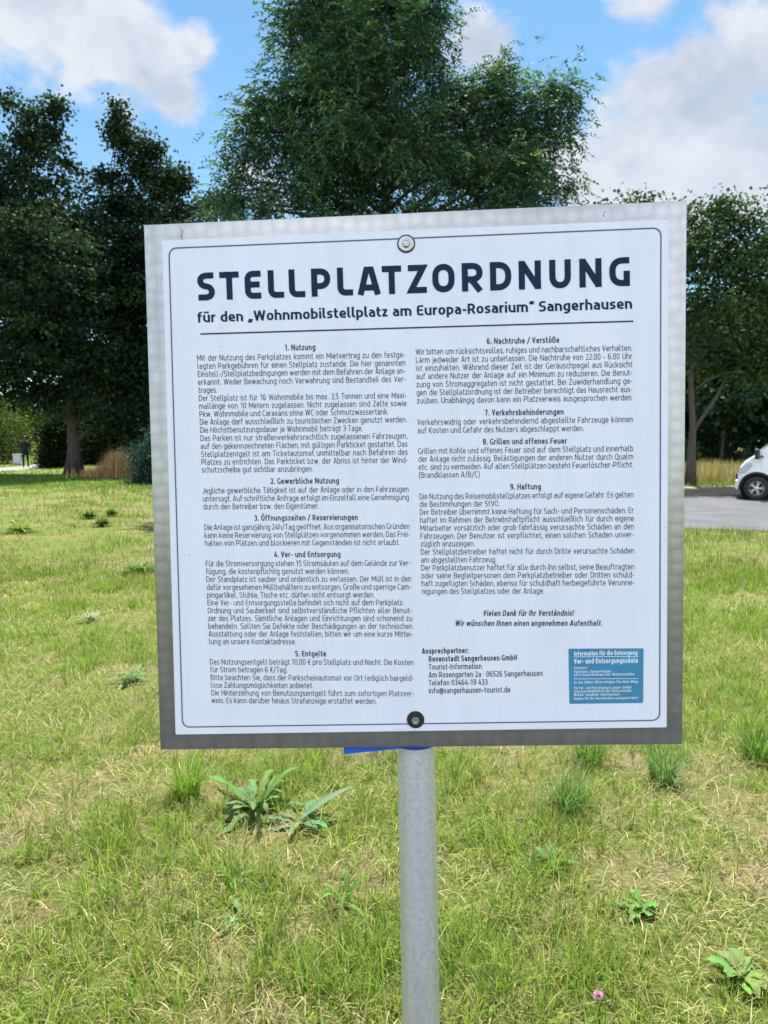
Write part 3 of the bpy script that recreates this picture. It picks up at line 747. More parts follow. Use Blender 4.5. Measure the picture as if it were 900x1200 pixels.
def stalks(name, x, y, h, pal, label, cat, kind=None, parent=None, w=.004, group=None):
    n = len(x); dist = np.hypot(x, y)
    o = blades(name, x, y, h, np.maximum(w, dist * .0009), np.clip(np.abs(rng.normal(.18, .16, n)), 0, .9), rng.random(n) * 6.283, pick(pal, n, .2), 2, M['dry'], .8)
    return tag(o, label, cat, group, kind)
def tall_grass():
    OR = np.array([(.50, .28, .12), (.56, .36, .18), (.44, .25, .11), (.42, .31, .15)])
    n = 2300; c = ground(126, 560)
    x = np.concatenate([c.x + .25 + rng.normal(0, .34, n), c.x - .1 + rng.normal(0, .62, n // 2)]); y = c.y + .6 + rng.normal(0, .5, len(x))
    n = len(x); h = (.32 + .75 * rng.random(n) ** 1.3) * (.5 + .7 * np.exp(-((x - c.x - .3) / .55) ** 2)) * (.7 + .6 * fbm(x, y, 3.0, 8))
    stalks('dry_grass_clump', x, y, h, OR, 'tall clump of orange dry grass at the foot of the left maple', 'grass clump')
    BU = np.array([(.40, .33, .15), (.46, .39, .20), (.33, .29, .12), (.25, .26, .09)])
    n = 26000
    x = rng.uniform(5, 32, n); y = 27.0 + (x - 10) * .12 + rng.uniform(0, 3.6, n)
    stalks('meadow_grass', x, y, (.45 + .45 * rng.random(n)) * (.7 + .5 * fbm(x, y, .8, 21)), BU, 'tall buff dry grass along the edge of the wood behind the lot', 'grass', 'stuff')
    n = 5000; x = rng.uniform(5, 30, n); y = 26.3 + (x - 10) * .1 + rng.normal(0, .4, n)
    o = blades('grass', x, y, .1 + .12 * rng.random(n), np.full(n, .03), np.clip(np.abs(rng.normal(.5, .3, n)), 0, 1.3), rng.random(n) * 6.28, pick(GREENS, n), 1)
    tag(o, 'thin green verge in front of the tall dry grass', 'grass', kind='stuff')
tall_grass()

# ------------------------------------------------------------------ weeds of the near lawn
def strap_leaf(V, F, C, base, az, ln, wd, rise, droop, col, lobes=0.0, seg=9, cup=.25):
    if lobes: seg = 18
    ph = random.uniform(0, 6); bend = random.uniform(-.25, .25)
    b0 = len(V); ux, uy = math.cos(az), math.sin(az); sx, sy = -uy, ux
    for k in range(seg + 1):
        t = k / seg
        out = ln * (t * math.cos(rise) + .12 * t * t); up = ln * (t * math.sin(rise) - droop * t ** 3)
        w = wd * .5 * (math.sin(math.pi * min(1, (t * .93 + .07)) ** (1.5 if lobes else .8)) ** .7) * (1 + lobes * math.sin(t * 22 + ph))
        lat = bend * ln * t * t
        if t > .97: w = wd * .02
        c = (base[0] + ux * out + sx * lat, base[1] + uy * out + sy * lat, max(.006, base[2] + up))
        for s, l in ((-1, 1), (0, 0), (1, 1)):
            V.append((c[0] + sx * w * s, c[1] + sy * w * s, c[2] + cup * w * l + (lobes * wd * .25 * math.sin(t * 17 + ph + s) if s else 0))); C.append([q * (1.25 if s == 0 else 1) for q in col])
    for k in range(seg):
        a = b0 + k * 3
        F.append((a, a + 1, a + 4, a + 3)); F.append((a + 1, a + 2, a + 5, a + 4))
def weed(name, label, cat, loc, n, ln, wd, rise, droop, col, lobes=0.0, group=None, jit=.25, extra=()):
    V, F, C = [], [], []
    a0 = random.random() * 6
    for k in range(n):
        c = [q * random.uniform(.8, 1.25) for q in col]
        strap_leaf(V, F, C, (random.uniform(-.01, .01), random.uniform(-.01, .01), .005), a0 + k * 2.4, ln * random.uniform(1 - jit, 1 + jit), wd * random.uniform(.8, 1.2), rise * random.uniform(.35, 1.25), droop * random.uniform(.5, 1.4), c, lobes)
    for e in extra: strap_leaf(V, F, C, *e)
    o = np_mesh(name, np.array(V), [np.array(F)], np.array(C), M['weed'], None, True)
    o.location = loc; tag(o, label, cat, group); return o
def tussock(label, loc, n, h, tint):
    r = .055 * np.sqrt(rng.random(n)); a = rng.random(n) * 6.283
    c = pick(GREENS[:3], n) * np.array(tint)
    o = blades('grass_tussock', np.cos(a) * r, np.sin(a) * r, h * (.35 + .75 * rng.random(n)), .0026 + .003 * rng.random(n), np.clip(.25 + np.abs(rng.normal(.45, .35, n)), 0, 1.35), a + rng.normal(0, .8, n), c, 4, M['blade'], 1.5)
    o.location = loc; tag(o, label, 'tussock')
def weeds():
    BL = (.10, .175, .055); GL = (.10, .20, .045)
    p = ground(300, 950)
    weed('thistle_plant', 'large blue green rosette of long upright leaves below the sign', 'plant', p, 26, .20, .032, .85, .5, BL, .34, jit=.55)
    p = ground(352, 965)
    weed('dock_plant', 'broad leaved weed with one long leaf reaching right beside the post', 'plant', p, 10, .13, .032, .45, .3, (.10, .18, .07), .25, extra=[((0, 0, .02), .35, .24, .045, .55, .12, [.13, .20, .12])])
    p = ground(665, 950)
    tussock('bluish drooping grass tussock under the right half of the sign', p, 190, .25, (.85, .95, 1.9))
    p = ground(690, 895)
    tussock('dark green drooping tussock just under the bottom right edge of the sign', p, 190, .25, (.8, .9, 1.2))
    p = ground(775, 915)
    tussock('spreading blue green tussock below the corner of the sign', p, 190, .25, (.85, .97, 2.0))
    p = ground(885, 890)
    tussock('dark tussock at the right edge below the sign level', p, 190, .25, (.8, .9, 1.2))
    p = ground(755, 1068)
    weed('clover_plant', 'crinkled broad leaved weed in the lawn right of the post', 'plant', p, 16, .07, .036, .75, .4, (.125, .21, .06), .3, jit=.5)
    p = ground(870, 1150)
    weed('dock_plant', 'light green weed with oval leaves at the lower right', 'plant', p, 11, .09, .034, .7, .35, (.125, .21, .06), .12, jit=.5)
    p = ground(645, 1010)
    weed('dock_plant', 'small dark broad leaved weed between the tussocks', 'plant', p, 8, .09, .03, .7, .3, (.085, .17, .05))
    p = ground(245, 1005)
    tussock('leaning grass tussock left of the large rosette', ground(218, 935), 190, .25, (1, 1, 1))
    weed('dock_plant', 'little bluish weed below the long leaf of the dock', 'plant', ground(272, 1030), 8, .07, .022, .5, .2, BL, .1)
    weed('dock_plant', 'low grey green weed left of the post near the bottom', 'plant', ground(285, 1078), 9, .08, .02, .35, .15, BL, .1)
    weed('dock_plant', 'upright blade leaved weed between rosette and post', 'plant', ground(405, 1062), 6, .14, .02, .9, .3, GL)
    for i, (px, py) in enumerate([(105, 608), (120, 617), (131, 605)]):
        weed('lawn_weed', ['left dark round weed of three on the far dry lawn', 'lowest dark round weed of three on the far dry lawn', 'right dark round weed of three on the far dry lawn'][i], 'plant', ground(px, py), 90, .20, .04, 1.0, .3, (.06, .115, .022), 0, 'dark round weeds on the far lawn')
    weed('lawn_weed', 'yellow green weed patch beside the left edge of the photo', 'plant', ground(25, 624), 130, .22, .035, .8, .3, (.17, .24, .045), .2, jit=.6)
    weed('lawn_weed', 'pale flowering weed left of the sign', 'plant', ground(106, 728), 70, .085, .014, .9, .2, (.30, .33, .22), .3, jit=.6)
    weed('lawn_weed', 'bluish broad leaved weed close to the left edge of the sign', 'plant', ground(152, 800), 16, .12, .03, .85, .4, (.13, .20, .09), .3, jit=.5)
    weed('lawn_weed', 'green leafy weed left of the sign at half height', 'plant', ground(162, 672), 60, .18, .03, .8, .3, (.10, .17, .06), .25, jit=.6)
    # pink clover flower at the bottom edge
    p = ground(700, 1193)
    r = empty('clover_flower', p); tag(r, 'single pink clover flower at the bottom of the lawn', 'flower')
    bm = bmesh.new(); tube(bm, [(0, 0, 0), (.004, 0, .03), (.002, .004, .06)], [.0014, .0012, .001], 6); obj('stem', bm, plain('flower stem', (.10, .17, .05)), r)
    V, F, C = [], [], []
    for k in range(60):
        a = k * 2.4; e = math.acos(1 - k / 60 * 1.4) if k / 60 * 1.4 < 2 else 0
        strap_leaf(V, F, C, (.002, .004, .062), a, .013, .004, math.pi / 2 - e, 0, (.62, .26, .46), 0, 4)
    np_mesh('petal', np.array(V), [np.array(F)], np.array(C), M['weed'], r)
weeds()

# ------------------------------------------------------------------ lettering: a squarish sans drawn as strokes
def fillet(pts, closed=False, n=4):
    """polyline whose corners carry a radius as third value -> points"""
    out = []; N_ = len(pts)
    for i, p in enumerate(pts):
        r = p[2] if len(p) > 2 else 0
        P_ = Vector((p[0], p[1]))
        if r <= 0 or (not closed and i in (0, N_ - 1)): out.append((P_.x, P_.y)); continue
        A_ = Vector(pts[i - 1][:2]); B_ = Vector(pts[(i + 1) % N_][:2])
        da = (A_ - P_); db = (B_ - P_); ra = min(r, da.length * .5 if len(pts[i - 1]) > 2 and pts[i - 1][2] else da.length); rb = min(r, db.length * .5 if len(pts[(i + 1) % N_]) > 2 and pts[(i + 1) % N_][2] else db.length)
        a = P_ + da.normalized() * ra; b = P_ + db.normalized() * rb
        for k in range(n + 1):
            t = k / n; c = .30                        # between a circle and a square corner
            q0 = a.lerp(P_, .62); q1 = b.lerp(P_, .62)
            q = a * (1 - t) ** 3 + q0 * 3 * t * (1 - t) ** 2 + q1 * 3 * t * t * (1 - t) + b * t ** 3
            if not out or (Vector(out[-1]) - q).length > 1e-4: out.append((q.x, q.y))
    if closed and (Vector(out[0]) - Vector(out[-1])).length < 1e-4: out.pop()
    return out
def alphabet(w):
    h = w / 2; X = .74; r = .25; D = -.27; U = 1.06; G = {}
    def g(ch, W, *st): G[ch] = (W, [(s[0], s[1]) if isinstance(s, tuple) else (s, False) for s in st])
    def stem(x, a, b): return [(x, a), (x, b)]
    W = .55
    bowl = lambda W: ([(h, h, r), (W - h, h, r), (W - h, X - h, r), (h, X - h, r)], True)
    rb = [(h, h), (W - h, h, r), (W - h, X - h, r), (h, X - h)]; lb = [(W - h, h), (h, h, r), (h, X - h, r), (W - h, X - h)]
    arch = [(h, X - h), (W - h, X - h, r), (W - h, 0)]
    dots = lambda W, y: [[(W * .3, y), (W * .3, y + w * 1.05)], [(W * .7, y), (W * .7, y + w * 1.05)]]
    A_ = [[(.06, X - h), (.5 - h, X - h, r), (.5 - h, 0)], [(.5 - h, .43), (h, .43, .16), (h, h, .16), (.5 - h, h)]]
    g('a', .5, *A_); g('ä', .5, *A_, *dots(.5, .88))
    g('b', W, stem(h, U, 0), rb); g('c', .44, [(.44, X - h), (h, X - h, r), (h, h, r), (.44, h)]); g('d', W, stem(W - h, U, 0), lb)
    g('e', .53, [(.50, h), (h, h, r), (h, X - h, r), (.53 - h, X - h, r), (.53 - h, .35), (h, .35)])
    g('f', .36, [(.37, U - h), (.13, U - h, .2), (.13, 0)], [(0, X - h), (.34, X - h)])
    g('g', W, lb, [(W - h, X), (W - h, D + h, r), (.07, D + h)])
    g('h', W, stem(h, U, 0), arch); g('i', w, stem(h, X, 0), stem(h, .88, .88 + w * 1.05)); g('j', w + .06, [(h + .06, X), (h + .06, D + h, .14), (-.06, D + h)], stem(h + .06, .88, .88 + w * 1.05))
    g('k', .5, stem(h, U, 0), [(h, .35), (.2, .37), (.5 - h, X)], [(.2, .37), (.5 - h * .8, 0)])
    g('l', .26, [(h, U), (h, h, .17), (.27, h)])
    g('m', .88, stem(h, X, 0), [(h, X - h), (.44, X - h, .22), (.44, 0)], [(.34, X - h), (.88 - h, X - h, .22), (.88 - h, 0)])
    g('n', W, stem(h, X, 0), arch); g('o', W, bowl(W)); g('ö', W, bowl(W), *dots(W, .88))
    g('p', W, stem(h, X, D), rb); g('q', W, stem(W - h, X, D), lb); g('r', .34, stem(h, X, 0), [(h, X - .34), (h + .01, X - h, .22), (.36, X - h)])
    g('s', .45, [(.42, X - h), (h, X - h, .16), (h, .385, .14), (.45 - h, .355, .14), (.45 - h, h, .16), (.02, h)])
    g('t', .35, [(.13, .96), (.13, h, .18), (.36, h)], [(0, X - h), (.34, X - h)])
    U_ = [[(h, X), (h, h, r), (W - h, h)], stem(W - h, X, 0)]
    g('u', W, *U_); g('ü', W, *U_, *dots(W, .88))
    g('v', .5, [(h * .9, X), (.25, h * .7), (.5 - h * .9, X)]); g('w', .78, [(h * .9, X), (.21, h * .7), (.39, X * .92), (.57, h * .7), (.78 - h * .9, X)])
    g('x', .48, [(h, X), (.48 - h, 0)], [(.48 - h, X), (h, 0)]); g('y', W, [(h, X), (h, h, r), (W - h, h)], [(W - h, X), (W - h, D + h, r), (.07, D + h)])
    g('z', .44, [(.02, X - h), (.44 - h, X - h), (h, h), (.44, h)])
    g('ß', .58, [(h, 0), (h, U - h, .24), (.55 - h, U - h, .18), (.55 - h, .60, .14), (.3, .57)], [(.3, .57), (.58 - h, .55, .18), (.58 - h, h, .2), (.24, h)])
    T = 1 - h; C = .62
    Ast = [[(h * .9, 0), (C * .42, T), (C * .58, T), (C - h * .9, 0)], [(C * .2, .28), (C * .8, .28)]]
    g('A', C, *Ast); g('Ä', C, *Ast, *dots(C, 1.12))
    g('B', .6, [(h, h), (h, T), (.56 - h, T, .2), (.56 - h, .54, .16), (h, .53)], [(.3, .53), (.6 - h, .53, .2), (.6 - h, h, .2), (h - h, h)])
    g('C', .54, [(.54, T), (h, T, .3), (h, h, .3), (.54, h)]); g('D', .64, [(h, h), (h, T), (.64 - h, T, .34), (.64 - h, h, .34), (0, h)])
    g('E', .52, [(.52, T), (h, T, .18), (h, h, .18), (.52, h)], [(h, .51), (.48, .51)]); g('F', .5, [(.51, T), (h, T, .16), (h, 0)], [(h, .48), (.46, .48)])
    g('G', .6, [(.58, T), (h, T, .3), (h, h, .3), (.6 - h, h), (.6 - h, .5)]); g('H', .64, stem(h, 1, 0), stem(.64 - h, 1, 0), [(h, .51), (.64 - h, .51)])
    g('I', w, stem(h, 1, 0)); g('J', .4, [(.4 - h, 1), (.4 - h, h, .22), (.0, h)]); g('K', .6, stem(h, 1, 0), [(h, .5), (.22, .52), (.6 - h, 1)], [(.22, .52), (.6 - h * .8, 0)])
    g('L', .48, [(h, 1), (h, h, .17), (.49, h)]); g('M', .82, [(h, 0), (h, .96), (.41, .3), (.82 - h, .96), (.82 - h, 0)]); g('N', .66, [(h, 0), (h, .97), (.66 - h, .03), (.66 - h, 1)])
    Ob = ([(h, h, .3), (.66 - h, h, .3), (.66 - h, T, .3), (h, T, .3)], True)
    g('O', .66, Ob); g('Ö', .66, Ob, *dots(.66, 1.12)); g('P', .58, stem(h, 1, 0), [(0, T), (.58 - h, T, .26), (.58 - h, .38, .26), (h, .38)]); g('Q', .68, Ob, [(.4, .2), (.66, -.08)])
    g('R', .6, stem(h, 1, 0), [(0, T), (.58 - h, T, .25), (.58 - h, .42, .25), (h, .42)], [(.33, .42), (.6 - h * .7, 0)])
    g('S', .55, [(.52, T), (h, T, .2), (h, .53, .18), (.55 - h, .48, .18), (.55 - h, h, .2), (.02, h)]); g('T', .56, [(0, T), (.56, T)], stem(.28, T, 0))
    Us = [[(h, 1), (h, h, .28), (.64 - h, h, .28), (.64 - h, 1)]]
    g('U', .64, *Us); g('Ü', .64, *Us, *dots(.64, 1.12)); g('V', .6, [(h * .9, 1), (.3, h * .6), (.6 - h * .9, 1)]); g('W', .96, [(h * .9, 1), (.26, h * .6), (.48, .94), (.70, h * .6), (.96 - h * .9, 1)])
    g('X', .58, [(h, 1), (.58 - h, 0)], [(.58 - h, 1), (h, 0)]); g('Y', .58, [(h, 1), (.29, .45), (.58 - h, 1)], stem(.29, .45, 0)); g('Z', .56, [(.02, T), (.56 - h, T), (h, h), (.56, h)])
    z_ = ([(h, h, .26), (.54 - h, h, .26), (.54 - h, T, .26), (h, T, .26)], True); g('0', .54, z_)
    g('1', .42, [(.06, .80), (.34 - h, .97)], [(.34 - h, 1), (.34 - h, 0)]); g('2', .5, [(.03, T), (.48 - h, T, .22), (.48 - h, .55, .2), (h, h), (.5, h)])
    g('3', .5, [(.03, T), (.47 - h, T, .2), (.47 - h, .53, .15), (.14, .53)], [(.14, .53), (.5 - h, .53, .18), (.5 - h, h, .2), (.02, h)]); g('4', .56, [(.34, 1), (h, .26), (.56, .26)], stem(.42, .55, 0))
    g('5', .5, [(.46, T), (h + .02, T), (h + .02, .58), (.5 - h, .58, .22), (.5 - h, h, .22), (.02, h)]); g('6', .54, [(.46, T), (h, T, .28), (h, h, .25), (.54 - h, h, .25), (.54 - h, .58, .22), (h, .58)])
    g('7', .48, [(.0, T), (.48 - h, T), (.16, 0)]); g('8', .54, ([(.05, T, .2), (.49, T, .2), (.49, .54, .16), (.05, .54, .16)], True), ([(h, .52, .18), (.54 - h, .52, .18), (.54 - h, h, .22), (h, h, .22)], True)); g('9', .54, [(.08, h), (.54 - h, h, .28), (.54 - h, T, .25), (h, T, .25), (h, .42, .22), (.54 - h, .42)])
    q = w * 1.1
    g('.', w, stem(h, 0, q)); g(',', w, [(h, q), (h * .3, -.14)]); g(':', w, stem(h, 0, q), stem(h, .5, .5 + q)); g('!', w, stem(h, 0, q), stem(h, .3, 1)); g('-', .32, [(.02, .38), (.32, .38)]); g('/', .42, [(.0, -.12), (.42, 1.06)])
    g('(', .24, [(.24, U), (h, .8, .2), (h, 0, .2), (.24, -.22)]); g(')', .24, [(0, U), (.24 - h, .8, .2), (.24 - h, 0, .2), (0, -.22)]); g('·', w, stem(h, .4, .4 + q))
    g('„', w + .16, [(h + .03, q), (h * .3, -.16)], [(h + .19, q), (h * .3 + .16, -.16)]); g('“', w + .16, [(h, .72), (h * 1.4 + .03, 1.04)], [(h + .16, .72), (h * 1.4 + .19, 1.04)])
    g('€', .58, [(.58, T), (.1 + h, T, .28), (.1 + h, h, .28), (.58, h)], [(0, .58), (.48, .58)], [(0, .40), (.46, .40)]); g('@', .8, ([(.26, .16, .16), (.56, .16, .16), (.56, .6, .16), (.26, .6, .16)], True), [(.56, .62), (.56, .12), (.8 - h, .12, .15), (.8 - h, .82, .25), (h, .82, .3), (h, -.12, .3), (.66, -.12)])
    return G
FONTS = {}
def text_strokes(body, w, gap, space):
    """-> list of (points, closed), total width, in cap heights"""
    if w not in FONTS:
        FONTS[w] = {}
        for c, (W, st) in alphabet(w).items():
            lst = []
            for p, cl in st:
                if cl: lst.append((fillet(p, True), True)); continue
                cur = [p[0]]
                for i in range(1, len(p)):
                    cur.append(p[i])
                    if i < len(p) - 1 and not (len(p[i]) > 2 and p[i][2]):
                        d1 = (Vector(p[i][:2]) - Vector(p[i - 1][:2])).normalized(); d2 = (Vector(p[i + 1][:2]) - Vector(p[i][:2])).normalized()
                        if d1.dot(d2) < .35:
                            e = Vector(p[i][:2]) + d1 * w * .28; cur[-1] = (e.x, e.y); lst.append((fillet(cur), False))
                            b = Vector(p[i][:2]) - d2 * w * .28; cur = [(b.x, b.y)]
                lst.append((fillet(cur), False))
            FONTS[w][c] = (W, lst)
    F = FONTS[w]; x = 0; out = []
    for ch in body:
        if ch == ' ': x += space; continue
        W, st = F[ch]
        out.append((x, st)); x += W + gap
    return out, x - gap

# ------------------------------------------------------------------ the sign
def homog(src, dst):
    A = []
    for (x, y), (u, v) in zip(src, dst):
        A.append([x, y, 1, 0, 0, 0, -u * x, -u * y, -u]); A.append([0, 0, 0, x, y, 1, -v * x, -v * y, -v])
    return np.linalg.svd(np.array(A, float))[2][-1].reshape(3, 3)
SIGN_W = 0.80
CORN = [(168.5, 263.5), (805, 235), (799.5, 872), (188, 878.5)]
Hm = homog([(0, 0), (1, 0), (1, 1), (0, 1)], CORN)
Bm = np.linalg.inv(np.array([[FPX, 0, 450], [0, FPX, 600], [0, 0, 1]])) @ Hm
if Bm[2, 2] < 0: Bm = -Bm
Bm = Bm / np.linalg.norm(Bm[:, 0]) * SIGN_W
CW = np.array([[1, 0, 0], [0, -SP, CP], [0, -CP, -SP]])         # camera x, down, forward as world columns
h1, h2, h3 = (CW @ Bm[:, 0], CW @ Bm[:, 1], CW @ Bm[:, 2] + np.array(CAM))
ex = Vector(h1).normalized(); ez = -(Vector(h2) - ex * Vector(h2).dot(ex)).normalized(); ey = ez.cross(ex)
ORI = Vector(h3 + h1 * .5 + h2 * .5)
MB = Matrix(((ex.x, ey.x, ez.x, ORI.x), (ex.y, ey.y, ez.y, ORI.y), (ex.z, ey.z, ez.z, ORI.z), (0, 0, 0, 1)))
MBI = MB.inverted()
def P2(px, py):
    d = ray(px, py); t = (ORI - CAM).dot(ey) / d.dot(ey)
    q = MBI @ (CAM + d * t); return q.x, q.z
def sign():
    foot = MB @ Vector((P2(487, 878)[0], .045, 0)); 
    # post axis in board space: straight down behind the board
    x0, z0 = P2(486.5, 860)
    PR = 0.0305
    py = .006 + .012 + PR
    axis0 = Vector((x0 * .985, py, P2(476, 262)[1])); 
    tx = P2(476, 286)[0]
    top = Vector((tx + .002, py, P2(476, 268)[1])); 
    dirn = Vector((P2(487, 843)[0] - tx, 0, P2(487, 843)[1] - P2(476, 286)[1])).normalized()
    # extend to the ground
    wt = MB @ top; wd = (MB.to_3x3() @ Vector((0, 0, -1))).normalized()
    L = wt.z / -wd.z
    base = wt + wd * L
    root = empty('information_sign', base); tag(root, 'white square notice board with German campsite rules on a round steel post', 'sign')
    bpy.context.view_layer.update()
    inv = Matrix.Translation(-base)
    def put(name, bm_or_me, mat, parent, smooth=False):
        if isinstance(bm_or_me, bmesh.types.BMesh): o = obj(name, bm_or_me, mat, parent, smooth)
        else: o = link(name, bm_or_me, mat, parent)
        if parent is root: o.matrix_parent_inverse = Matrix.Identity(4); o.matrix_basis = inv @ MB
        return o
    def slab(corners, y0, y1, bev=0.0):
        bm = bmesh.new()
        a = [bm.verts.new((x, y0, z)) for x, z in corners]; b = [bm.verts.new((x, y1, z)) for x, z in corners]
        n = len(a); bm.faces.new(a); bm.faces.new(b[::-1])
        for i in range(n): bm.faces.new((a[i], b[i], b[(i + 1) % n], a[(i + 1) % n]))
        if bev: bmesh.ops.bevel(bm, geom=bm.edges[:], offset=bev, segments=2, affect='EDGES', profile=.5)
        return bm
    def rrect(c, r, n=6):
        """rounded quad outline from four corners"""
        out = []
        for i in range(4):
            p = Vector(c[i]); a = (Vector(c[i - 1]) - p).normalized(); b = (Vector(c[(i + 1) % 4]) - p).normalized()
            for k in range(n + 1):
                t = k / n * math.pi / 2
                out.append(tuple(p + a * r * (1 - math.sin(t)) + b * r * (1 - math.cos(t))))
        return out
    plate = put('backing_plate', slab([P2(*c) for c in CORN], 0, .004, .0007), M['swirl'], root)
    film_c = [P2(190.5, 282), P2(783.5, 257.5), P2(781, 852), P2(206, 860.5)]
    panel = put('print_panel', slab(rrect(film_c, .002, 3), -.0009, -.0001), M['film'], root)
    # border line
    lc = [P2(197.5, 290.5), P2(775, 266.5), P2(773.5, 844.5), P2(213.5, 852.5)]
    o1 = rrect(lc, .012); cx = sum(p[0] for p in lc) / 4; cz = sum(p[1] for p in lc) / 4
    def shrink(c, k):
        return [(p[0] + (k if p[0] < cx else -k), p[1] + (k if p[1] < cz else -k)) for p in c]
    i1 = rrect(shrink(lc, .0019), .0105)
    bm = bmesh.new(); a = [bm.verts.new((x, -.0014, z)) for x, z in o1]; b = [bm.verts.new((x, -.0014, z)) for x, z in i1]
    for i in range(len(a)):
        j = (i + 1) % len(a); bm.faces.new((a[i], a[j], b[j], b[i]))
    put('border_line', bm, M['line'], panel)
    # ---------------- lettering
    class Ink:
        def __init__(s): s.v = []; s.f = []; s.n = 0
        def add(s, co, loops, y=-.0014):
            s.v.append(np.stack([co[:, 0], np.full(len(co), y), co[:, 1]], 1)); s.f += [tuple(i + s.n for i in l) for l in loops]; s.n += len(co)
        def build(s, name, mat, parent):
            me = bpy.data.meshes.new(name); me.from_pydata(np.concatenate(s.v).tolist(), [], s.f); me.update()
            return put(name, me, mat, parent)
    def line(ink, body, x0, zb, cap, x1=None, just=False, xs=.80, w=.14, shear=0.0, align='L', tilt=0.0, y=-.0014, fit=False, gap=.155):
        sp = .33
        st, wd = text_strokes(body, w, gap, sp)
        ns = body.count(' ')
        if fit: xs = (x1 - x0) / (wd * cap)
        elif just and ns:
            want = (x1 - x0) / (xs * cap)
            sp2 = sp + (want - wd) / ns
            if not .24 <= sp2 <= .42:                     # letters give a little too
                sp2 = min(.42, max(.24, sp2)); wd2 = wd + (sp2 - sp) * ns; xs *= want / wd2
            st, wd = text_strokes(body, w, gap, sp2)
        k = xs * cap; off = x0 if align == 'L' else (x0 + x1) / 2 - wd * k / 2
        for gx, strokes in st:
            for pts, cl in strokes:
                stroke(ink, pts, w, lambda p, gx=gx: (off + (gx + p.x + shear * p.y) * k, zb + p.y * cap + (off + (gx + p.x) * k - x0) * tilt), cl, y)
    # title: drawn letter by letter as heavy strokes with soft corners
    def stroke(ink, pts, w, T, closed=False, y=-.0014):
        pts = [Vector((p[0], p[1])) for p in pts]; n = len(pts); L_, R_ = [], []
        for i in range(n):
            if closed: a, b = pts[i - 1], pts[(i + 1) % n]
            else: a, b = pts[max(i - 1, 0)], pts[min(i + 1, n - 1)]
            d1 = (pts[i] - a).normalized() if (pts[i] - a).length > 1e-9 else (b - pts[i]).normalized()
            d2 = (b - pts[i]).normalized() if (b - pts[i]).length > 1e-9 else d1
            m = (d1 + d2).normalized(); nn = Vector((-m.y, m.x)); k = 1 / max(.5, nn.dot(Vector((-d1.y, d1.x))))
            L_.append(pts[i] + nn * w / 2 * k); R_.append(pts[i] - nn * w / 2 * k)
        co = np.array([T(p) for p in L_ + R_]); f = []
        for i in range(n if closed else n - 1):
            j = (i + 1) % n; f.append((i, j, n + j, n + i)[::-1])
        ink.add(co, f, y - random.random() * .00012)
    def arc(cx, cy, rx, ry, a0, a1, n=8):
        return [(cx + rx * math.cos(R(a0 + (a1 - a0) * k / n)), cy + ry * math.sin(R(a0 + (a1 - a0) * k / n))) for k in range(n + 1)]
    ti = Ink()
    spans = [('S', 232.4, 252.4), ('T', 258.3, 281), ('E', 287.7, 306.6), ('L', 314.8, 333.4), ('L', 339.2, 358.1), ('P', 365.5, 387.8), ('L', 395.8, 414), ('A', 419.3, 446.4), ('T', 448.2, 470.9),
             ('Z', 478, 500.4), ('O', 507, 533), ('R', 541.5, 566.5), ('D', 574.5, 599.4), ('N', 608, 634), ('U', 643.8, 669), ('N', 679, 705), ('G', 714, 738)]
    def glyph(ch, W, w):
        h = w / 2; r = .20; x0, x1, y0, y1 = h, W - h, h, 1 - h
        F_ = lambda *p: (fillet(list(p), False, 6), 0)
        if ch == 'T': return [F_((0, y1), (W, y1)), F_((W / 2, y1), (W / 2, 0))]
        if ch == 'L': return [F_((x0, 1), (x0, y0, r), (W, y0))]
        if ch == 'E': return [F_((W, y1), (x0, y1, r), (x0, y0, r), (W, y0)), F_((x0, .51), (W * .92, .51))]
        if ch == 'P': return [F_((x0, 0), (x0, 1)), F_((x0 - h, y1), (x1, y1, .28), (x1, .37, .28), (x0, .37))]
        if ch == 'R': return [F_((x0, 0), (x0, 1)), F_((x0 - h, y1), (x1 - .02, y1, .27), (x1 - .02, .42, .27), (x0, .42)), F_((x1 - .34, .45), (x1, 0))]
        if ch == 'A': return [F_((h * .95, 0), (W * .40, y1), (W * .60, y1), (W - h * .95, 0)), F_((W * .22, .26), (W * .78, .26))]
        if ch == 'Z': return [F_((W * .03, y1), (x1 - .02, y1), (x0 + .02, y0), (W, y0))]
        if ch == 'O': return [(fillet([(x0, y0, .33), (x1, y0, .33), (x1, y1, .33), (x0, y1, .33)], True, 8), 1)]
        if ch == 'D': return [F_((x0, 0), (x0, 1)), F_((x0 - h, y1), (x1, y1, .36), (x1, y0, .36), (x0 - h, y0))]
        if ch == 'N': return [F_((x0, 0), (x0, 1)), F_((x1, 0), (x1, 1)), F_((x0 + .01, .93), (x1 - .01, .07))]
        if ch == 'U': return [F_((x0, 1), (x0, y0, .31), (x1, y0, .31), (x1, 1))]
        if ch == 'G': return [F_((W * .98, y1), (x0, y1, .34), (x0, y0, .34), (x1, y0), (x1, .53))]
        if ch == 'S': return [F_((W * .95, y1), (x0, y1, .24), (x0, .54, .19), (x1, .47, .19), (x1, y0, .24), (W * .03, y0))]
    for ch, a, b in spans:
        f = (a - 232) / 506
        yb = 352.6 - 17.3 * f; yt = 320.0 - 18.6 * f
        xa, za = P2(a, yb - .5 * (b - a) * 0); xb, zb = P2(b, yb - (b - a) * .0345); xt, zt = P2(a, yt)
        Hh = zt - za; Wd = (xb - xa) / Hh; w = .218
        T = lambda p, xa=xa, za=za, zb=zb, Hh=Hh, Wd=Wd: (xa + p.x * Hh, za + (zb - za) * (p.x / Wd) + p.y * Hh)
        for pts, cl in glyph(ch, Wd, w): stroke(ti, pts, w, T, bool(cl))
    ti.build('title_lettering', M['navy'], panel)
    si = Ink()
